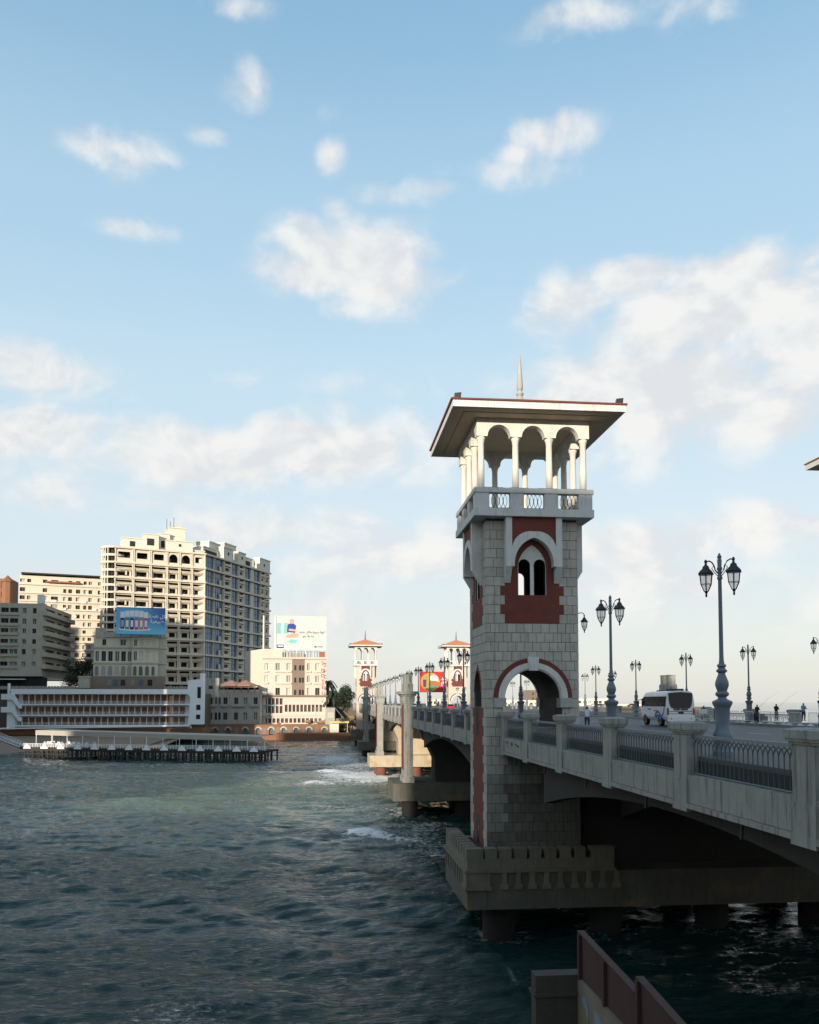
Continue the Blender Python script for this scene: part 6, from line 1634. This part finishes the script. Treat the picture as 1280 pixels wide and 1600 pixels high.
# stairs at the left end
b = MB()
for s in (0, -3):
    p0, p1 = Vector(F(jf(-20), jz + 4.2, s)), Vector(F(jf(40), jz, s))
    for h_ in (.1, .6, 1.2): b.tube([p0 + Vector((0, 0, h_)), p1 + Vector((0, 0, h_))], .09 if h_ > .3 else .22, 4)
    for k in range(14): q = p0.lerp(p1, k / 13); b.tube([q, q + Vector((0, 0, 1.2))], .05, 4)
b.build('stair_railing', 'cabin_white', jt)
b = MB(); b.hexa([F(jf(-20), jz + 3.9, -.1), F(jf(40), jz - .4, -.1), F(jf(40), jz - .4, -2.9), F(jf(-20), jz + 3.9, -2.9), F(jf(-20), jz + 4.2, -.1), F(jf(40), jz - .1, -.1), F(jf(40), jz - .1, -2.9), F(jf(-20), jz + 4.2, -2.9)]); b.build('stair_ramp', 'timber_dark', jt)
# white plastic chairs stacked on the jetty
cm = MB(); cm.box(-.28, .28, -.28, .28, .42, .48); cm.hexa([(-.28, .24, .48), (.28, .24, .48), (.28, .30, .48), (-.28, .30, .48), (-.26, .34, 1.0), (.26, .34, 1.0), (.26, .40, 1.0), (-.26, .40, 1.0)])
for sx in (-.25, .25):
    for sy in (-.25, .25): cm.box(sx - .03, sx + .03, sy - .03, sy + .03, 0, .42)
    cm.box(sx - .03, sx + .03, -.25, .3, .64, .7)
cme = cm.mesh('plastic_chair', 'letter_white'); rc_ = random.Random(8)
for k in range(44):
    X = rc_.choice([rc_.uniform(58, 66), rc_.uniform(72, 84), rc_.uniform(86, 112), rc_.uniform(116, 138)]); p = Vector(F(jf(X + 18), jz, rc_.uniform(-5, -1.2)))
    o = link('plastic_chair', cme, None, loc=p + Vector((0, 0, rc_.choice([0, 0, .5]))), rz=rc_.uniform(0, 6.28), label='white plastic chair in the heap stacked on the jetty under the canopy', category='chair', group='white chairs heaped on the jetty'); o.scale = (1.35,) * 3

# ------------------------------------------------------------------ trees
def leaf_mat(n, c):
    mat(n, c, .7, .25, .4, obvar=.2)
leaf_mat('leaf_dark', (.028, .042, .022)); leaf_mat('leaf_mid', (.05, .075, .03)); mat('bark', (.07, .05, .035), .9, .2, 2.0)


def tree(name, label, p, h, r, seed, m='leaf_dark', n=1500, squash=.8):
    rd = random.Random(seed); t = thing(name, label, 'tree', tuple(p)); b = MB(); P = Vector(p)
    b.tube([P, P + Vector((.1, 0, h * .3)), P + Vector((-.2, .1, h * .6))], [r * .09, r * .07, r * .04], 7)
    cl_ = []
    for k in range(9):
        a = rd.uniform(0, 2 * PI); rr_ = r * rd.uniform(.25, .75); c = P + Vector((rr_ * math.cos(a), rr_ * math.sin(a), h * (.6 + rd.uniform(-.18, .3)))); cl_.append((c, r * rd.uniform(.3, .5)))
        b.tube([P + Vector((0, 0, h * .35)), P.lerp(c, .6) + Vector((0, 0, h * .1)), c], [r * .04, r * .025, r * .01], 4)
    b.build('trunk', 'bark', t, smooth=50)
    lf = MB()
    for k in range(n):
        c, cr = rd.choice(cl_); d = Vector((rd.gauss(0, 1), rd.gauss(0, 1), rd.gauss(0, 1) * squash)).normalized() * cr * rd.uniform(.55, 1.1); q = c + d; s = r * rd.uniform(.035, .085)
        a1 = Vector((rd.uniform(-1, 1), rd.uniform(-1, 1), rd.uniform(-.6, .6))).normalized(); a2 = a1.orthogonal().normalized()
        lf.quad(q - a1 * s, q - a2 * s * .5, q + a1 * s, q + a2 * s * .5)
    lf.build('crown', m, t); return t


def palm(label, p, h, seed, r=3.2):
    rd = random.Random(seed); t = thing('palm_tree', label, 'palm', tuple(p)); P = Vector(p); b = MB()
    b.tube([P, P + Vector((.2, 0, h * .5)), P + Vector((.1, 0, h))], [.35, .28, .25], 8); b.build('trunk', 'bark', t); T = P + Vector((.1, 0, h))
    for k in range(22):
        a = 2 * PI * k / 22 + rd.uniform(-.2, .2); up = rd.uniform(-.3, 1.0); f = MB(); d = Vector((math.cos(a), math.sin(a), 0)); n = 9; sd = Vector((-math.sin(a), math.cos(a), 0))
        pts = [T + d * (r * q / n) + Vector((0, 0, up * r * q / n - (1.1 + up * .4) * r * (q / n) ** 2)) for q in range(n + 1)]
        for q in range(n):
            for s in (-1, 1):
                w = .9 * (1 - abs(q / n - .45)) ; m_ = pts[q]; f.quad(m_, pts[q + 1], pts[q + 1] + sd * s * w + Vector((0, 0, -.5 * w)), m_ + sd * s * w * .9 + d * .3 + Vector((0, 0, -.5 * w)))
        f.build('frond', 'leaf_dark', t)
    return t


palm('dark palm right beside the hotel, the taller of two', (px(512, 425), 425, -9), 19, 1, 5.0)
palm('lower dark palm just right of the taller palm by the hotel', (px(518, 420), 420, -9), 13.5, 2, 5.5)
tree('dense_tree', 'dark dense bushy tree left of the far bay side tower', (px(542, 419), 419, -10), 18, 7.0, 3, n=3200)
tree('dense_tree', 'dark tree under the palms behind the low roofs', (px(524, 430), 430, -10), 12, 7.5, 4, n=2400)
tree('dense_tree', 'dark street tree in the shaded gap between the left block and the villa', (px(129, 415), 415, 3.5), 16, 8, 5, n=2600)
tree('dense_tree', 'small dark street tree at the foot of the left edge block', (px(110, 400), 400, 3.5), 9, 5, 6, n=1500)
tree('dense_tree', 'dark shrub on the quay below the pitched blue roof', (px(541, 406), 406, -12.0), 4.5, 3.4, 7, 'leaf_mid', n=1200)
# low pitched roofs and canopies by the quay end
t = thing('quay_house', 'low stone house with a pitched blue roof right of the hotel', 'building', (px(520, 412), 412, -12))
b = MB(); b.box(px(509, 412), px(524, 412), 411, 418, -12, pz(1106, 412)); b.build('wall', 'wall_grey', t)
q = MB(); q.box(px(513, 410.9), px(523, 410.9), 410.8, 410.99, pz(1122, 411), pz(1113, 411)); q.build('window', 'curtain', t)
b = MB(); b.hexa([(px(522, 412), 410.5, pz(1105, 412)), (px(537, 412), 410.5, pz(1122, 412)), (px(537, 418), 419, pz(1122, 412)), (px(522, 418), 419, pz(1105, 412)), (px(522, 412), 410.5, pz(1103, 412)), (px(538, 412), 410.5, pz(1121, 412)), (px(538, 418), 419, pz(1121, 412)), (px(522, 418), 419, pz(1103, 412))]); b.build('roof', 'roof_blue', t)
b = MB(); b.box(px(515, 405), px(546, 405), 404.2, 409, pz(1129.5, 405), pz(1126.5, 405)); b.box(px(518, 405), px(519, 405), 404.6, 405, pz(1145, 405), pz(1129.5, 405)); b.box(px(543, 405), px(544, 405), 404.6, 405, pz(1145, 405), pz(1129.5, 405))
o = b.build('quay_canopy', 'yellow_roof', None); o['label'] = 'yellowish flat canopy on posts over the quay, left of the far tower foot'; o['category'] = 'canopy'

# ------------------------------------------------------------------ beyond the bridge
def lowb(label, X0, X1, Yt, y, m, n, seed, dpt=14, rows=None):
    return block('seafront_building', label, 'building', X0, y, X1, y + 2, Yt, 1120, dpt, m, rows or [(Yt + 4, Yt + 8)], cols_even(X0 + 1, X1 - 1, n, .6), ('window_dark', 'curtain', 'shutter'), .8, seed=seed)
lowb('low sunlit white building seen between the near tower and the second lamp post', 900, 958, 1091.5, 470, 'wall_lit', 7, 1, rows=[(1095, 1099), (1106, 1111)])
lowb('low sunlit cream building behind the barriers, left of the bus', 958, 1004, 1100, 480, 'wall_lit', 7, 2)
lowb('low sunlit building seen through the arch of the near tower', 786, 850, 1094, 478, 'wall_lit', 8, 3, rows=[(1098, 1101), (1105, 1109)])
lowb('sunlit cream building rising at the left in the tower arch', 740, 790, 1084, 500, 'wall_cream', 6, 4, rows=[(1088, 1092), (1096, 1100)])
lowb('brown tower block seen in the near tower arch', 829, 842, 1078, 520, 'wall_brown', 2, 6, rows=[(1082, 1086), (1090, 1094)])
lowb('pale roadside pavilion under the red billboard', 676, 700, 1092, 440, 'wall_lit', 4, 7, 10)
t, F, L, z0, z1, ang = billboard('red billboard with a burger picture standing behind the far end of the bridge', 656, 705, 1050, 1081, 428, 430, 'sign_red', -2.6, nlegs=2); H_ = z1 - z0
P_('printed_circle', 'olive_print', [(.33 + .30 * math.cos(a), .50 + .47 * math.sin(a)) for a in np.linspace(0, 2 * PI, 22)[:-1]], .02)
P_('printed_rim', 'gold_print', [(.33 + .30 * math.cos(a), .50 + .47 * math.sin(a)) for a in np.linspace(-PI * .45, PI * .45, 12)] + [(.33 + .24 * math.cos(a), .50 + .40 * math.sin(a)) for a in np.linspace(PI * .45, -PI * .45, 12)], .03)
P_('printed_burger', 'bun_print', [(.28, .3), (.62, .28), (.66, .38), (.6, .5), (.4, .58), (.28, .5)], .04); P_('printed_label', 'letter_white', [(.3, .6), (.58, .55), (.56, .78), (.4, .84), (.32, .78)], .05); P_('printed_cup', 'purple_print', [(.11, .24), (.2, .24), (.21, .62), (.1, .62)], .05)
P_('printed_salad', 'green_print', [(.28, .2), (.42, .18), (.44, .28), (.3, .3)], .06); P_('printed_salad', 'green_print', [(.45, .2), (.54, .2), (.55, .3), (.45, .32)], .06); P_('printed_shape', 'pink_print', [(.62, .3), (.98, .1), (.98, .24), (.66, .42)], .05)
p = Vector(F(.83 * L, z0 + .68 * H_, .05)); text('sign_letters', '\uFEAA\uFEF3\uFEAA\uFE9F', p, ang, 2.6, 'letter_white', t, bold=.08)
p = Vector(F(.82 * L, z0 + .50 * H_, .05)); text('sign_letters', '\uFEE2\uFECC\uFEC3', p, ang, 2.6, 'letter_white', t, bold=.08)

# cars
for n_, c_ in (('car_white', (.6, .6, .6)), ('car_dark', (.03, .035, .045)), ('car_red', (.35, .03, .03)), ('car_silver', (.35, .36, .38)), ('car_blue', (.05, .09, .2))): mat(n_, c_, .3, .03, 1.0, spec=.6)


def car(paint, label, loc, rz, group):
    t = thing('parked_car' if 'parked' in label else 'car', label, 'car', loc, rz, group)
    b = MB(); pr = [(-2.15, .35), (-2.2, .7), (-2.1, .95), (-1.2, 1.0), (1.2, .98), (2.1, .8), (2.2, .5), (2.1, .32)]
    b.fpoly(lambda u, v, w: (w, u, v), pr, -.85, .85); b.build('body', paint, t, local=True)
    c = MB(); c.hexa([(-.8, -1.75, .99), (.8, -1.75, .99), (.8, 1.15, .98), (-.8, 1.15, .98), (-.65, -1.25, 1.45), (.65, -1.25, 1.45), (.65, .45, 1.45), (-.65, .45, 1.45)]); c.build('windows', 'dark_glass', t, local=True)
    c = MB(); c.box(-.64, .64, -1.2, .4, 1.451, 1.49); c.build('roof', paint, t, local=True)
    for sx in (-1, 1):
        for yy_ in (-1.35, 1.35): w = MB(); w.tube([(sx * .68, yy_, .33), (sx * .88, yy_, .33)], .33, 12); w.build('wheel', 'tyre', t, local=True)
        l = MB(); l.box(sx * .75 - .12, sx * .75 + .12, -2.22, -2.16, .62, .78); l.build('tail_light', 'tail_red', t, local=True)
        l = MB(); l.box(sx * .65 - .15, sx * .65 + .15, 2.14, 2.2, .58, .72); l.build('headlight', 'letter_white', t, local=True)
    return t


cars = {k: None for k in ('car_white', 'car_dark', 'car_red', 'car_silver', 'car_blue')}
SP = [('car_red', 34, 232, 0, 'red car driving off on the far part of the bridge'), ('car_dark', 37, 262, 0, 'dark car on the far bridge between the lamp posts'), ('car_white', 31, 300, PI, 'white car coming towards the viewer near the far towers'), ('car_dark', 35, 318, 0, 'black car just short of the far sea side tower'),
      ('car_silver', 28, 345, PI, 'silver car between the two far towers'), ('car_white', 24, 250, 0, 'white car on the far bridge nearest the railing'), ('car_blue', 33.5, 205, 0, 'blue car on the bridge beyond the near tower')]
for k, (m_, x, y, rz, lab) in enumerate(SP):
    if cars[m_] is None: cars[m_] = car(m_, lab, (x, y, -2.17), rz, 'cars on the bridge')
    else: copy_tree(cars[m_], (x, y, -2.17), rz, label=lab)
SP = [('car_white', 70, 'white car parked on the seafront road above the left end of the cabins'), ('car_silver', 86, 'silver car parked second above the left end of the cabins'), ('car_blue', 92, None), ('car_dark', 262, 'dark car on the seafront road right of the villa'), ('car_white', 283, 'white car on the seafront road in front of the tallest building'), ('car_dark', 60, None)]
for k, (m_, X, lab) in enumerate(SP):
    copy_tree(cars[m_], (px(X, 391), 391, 3.62), PI / 2, label=lab or '%s car parked near the left end of the seafront road' % m_[4:], group='cars on the seafront road')
SP = [('car_white', 925, 470, 'white car in front of the low white building, left one'), ('car_dark', 935, 462, 'dark car in front of the low white building'), ('car_silver', 943, 466, 'silver car in front of the low white building, right one'), ('car_dark', 985, 465, 'dark car before the low cream building left of the bus')]
for (m_, X, y, lab) in SP: copy_tree(cars[m_], (px(X, y - 6), y - 6, -2.59), PI / 2, label=lab, group='cars beyond the bridge')

# ------------------------------------------------------------------ unseen blocks added behind and left of the viewer, shaped for their shade
sa, ca = math.sin(SUN_AZ - PI), math.cos(SUN_AZ - PI)
def uw(u, w): return (u * ca + w * sa, -u * sa + w * ca)
def shade_block(label, u0, u1, w0, w1, ztop, m):
    A_, B_ = uw(u0, w1), uw(u1, w1); t = thing('apartment_block', label, 'building', (A_[0], A_[1], -20)); ang = math.atan2(B_[1] - A_[1], B_[0] - A_[0]); L = abs(u1 - u0); F = frame(B_[0], B_[1], ang + PI)
    b = MB(); b.fbox(F, 0, L, -22, ztop, -(w1 - w0), -.5); b.fbox(F, -.3, L + .3, ztop, ztop + .8, -(w1 - w0) - .3, -.2); b.build('building_body', m, t)
    me_ = shared('bw', lambda q: (q.box(0, 2.2, -.2, .1, 0, 1.8)), 'window_dark', 'window'); n = max(1, int(L / 7)); fl = int((ztop + 14) / 4.2); off = worldloc(t)
    for i in range(n):
        for j in range(fl): link('window', me_, t, loc=Vector(F(L * (i + .5) / n + 1.1, -12 + 4.2 * j, -.45)) - off, rz=ang)
    for j in range(fl): b = MB(); b.fbox(F, 0, L, -13 + 4.2 * j, -12.6 + 4.2 * j, -.5, .6); b.build('ledge', m, t)
shade_block('added tan block behind the viewer, out of frame, shaped for its shade', -48.5, 70, -175, -150, 54.0, 'wall_tan')
shade_block('added low tan block behind the viewer, out of frame, shaped for its shade', -102, -49, -175, -150, 28, 'wall_tan')
shade_block('added cream high-rise to the left behind the viewer, out of frame, shaped for its shade', -196, -103, -205, -180, 80, 'wall_cream')
shade_block('added tall tan high-rise on the left shore, out of frame, shaped for its shade', -330, -229, 150, 178, 72, 'wall_tan')
shade_block('added low tan block on the left shore, out of frame, shaped for its shade', -228.5, -211, 150, 178, 35, 'wall_tan')
shade_block('added second tan high-rise on the left shore, out of frame, shaped for its shade', -440, -336, 140, 168, 74, 'wall_tan')
b = MB(); b.quad((-600, -400, -16.8), (-120, -400, -16.8), (-130, 180, -16.8), (-150, 420, -16.8), (-600, 420, -16.8)); b.quad((-119, -400, -16.7), (60, -400, -16.7), (60, -14, -16.7), (-100, -12, -16.7), (-119, 0, -16.7)); structure(b, 'shore_ground', 'ground')
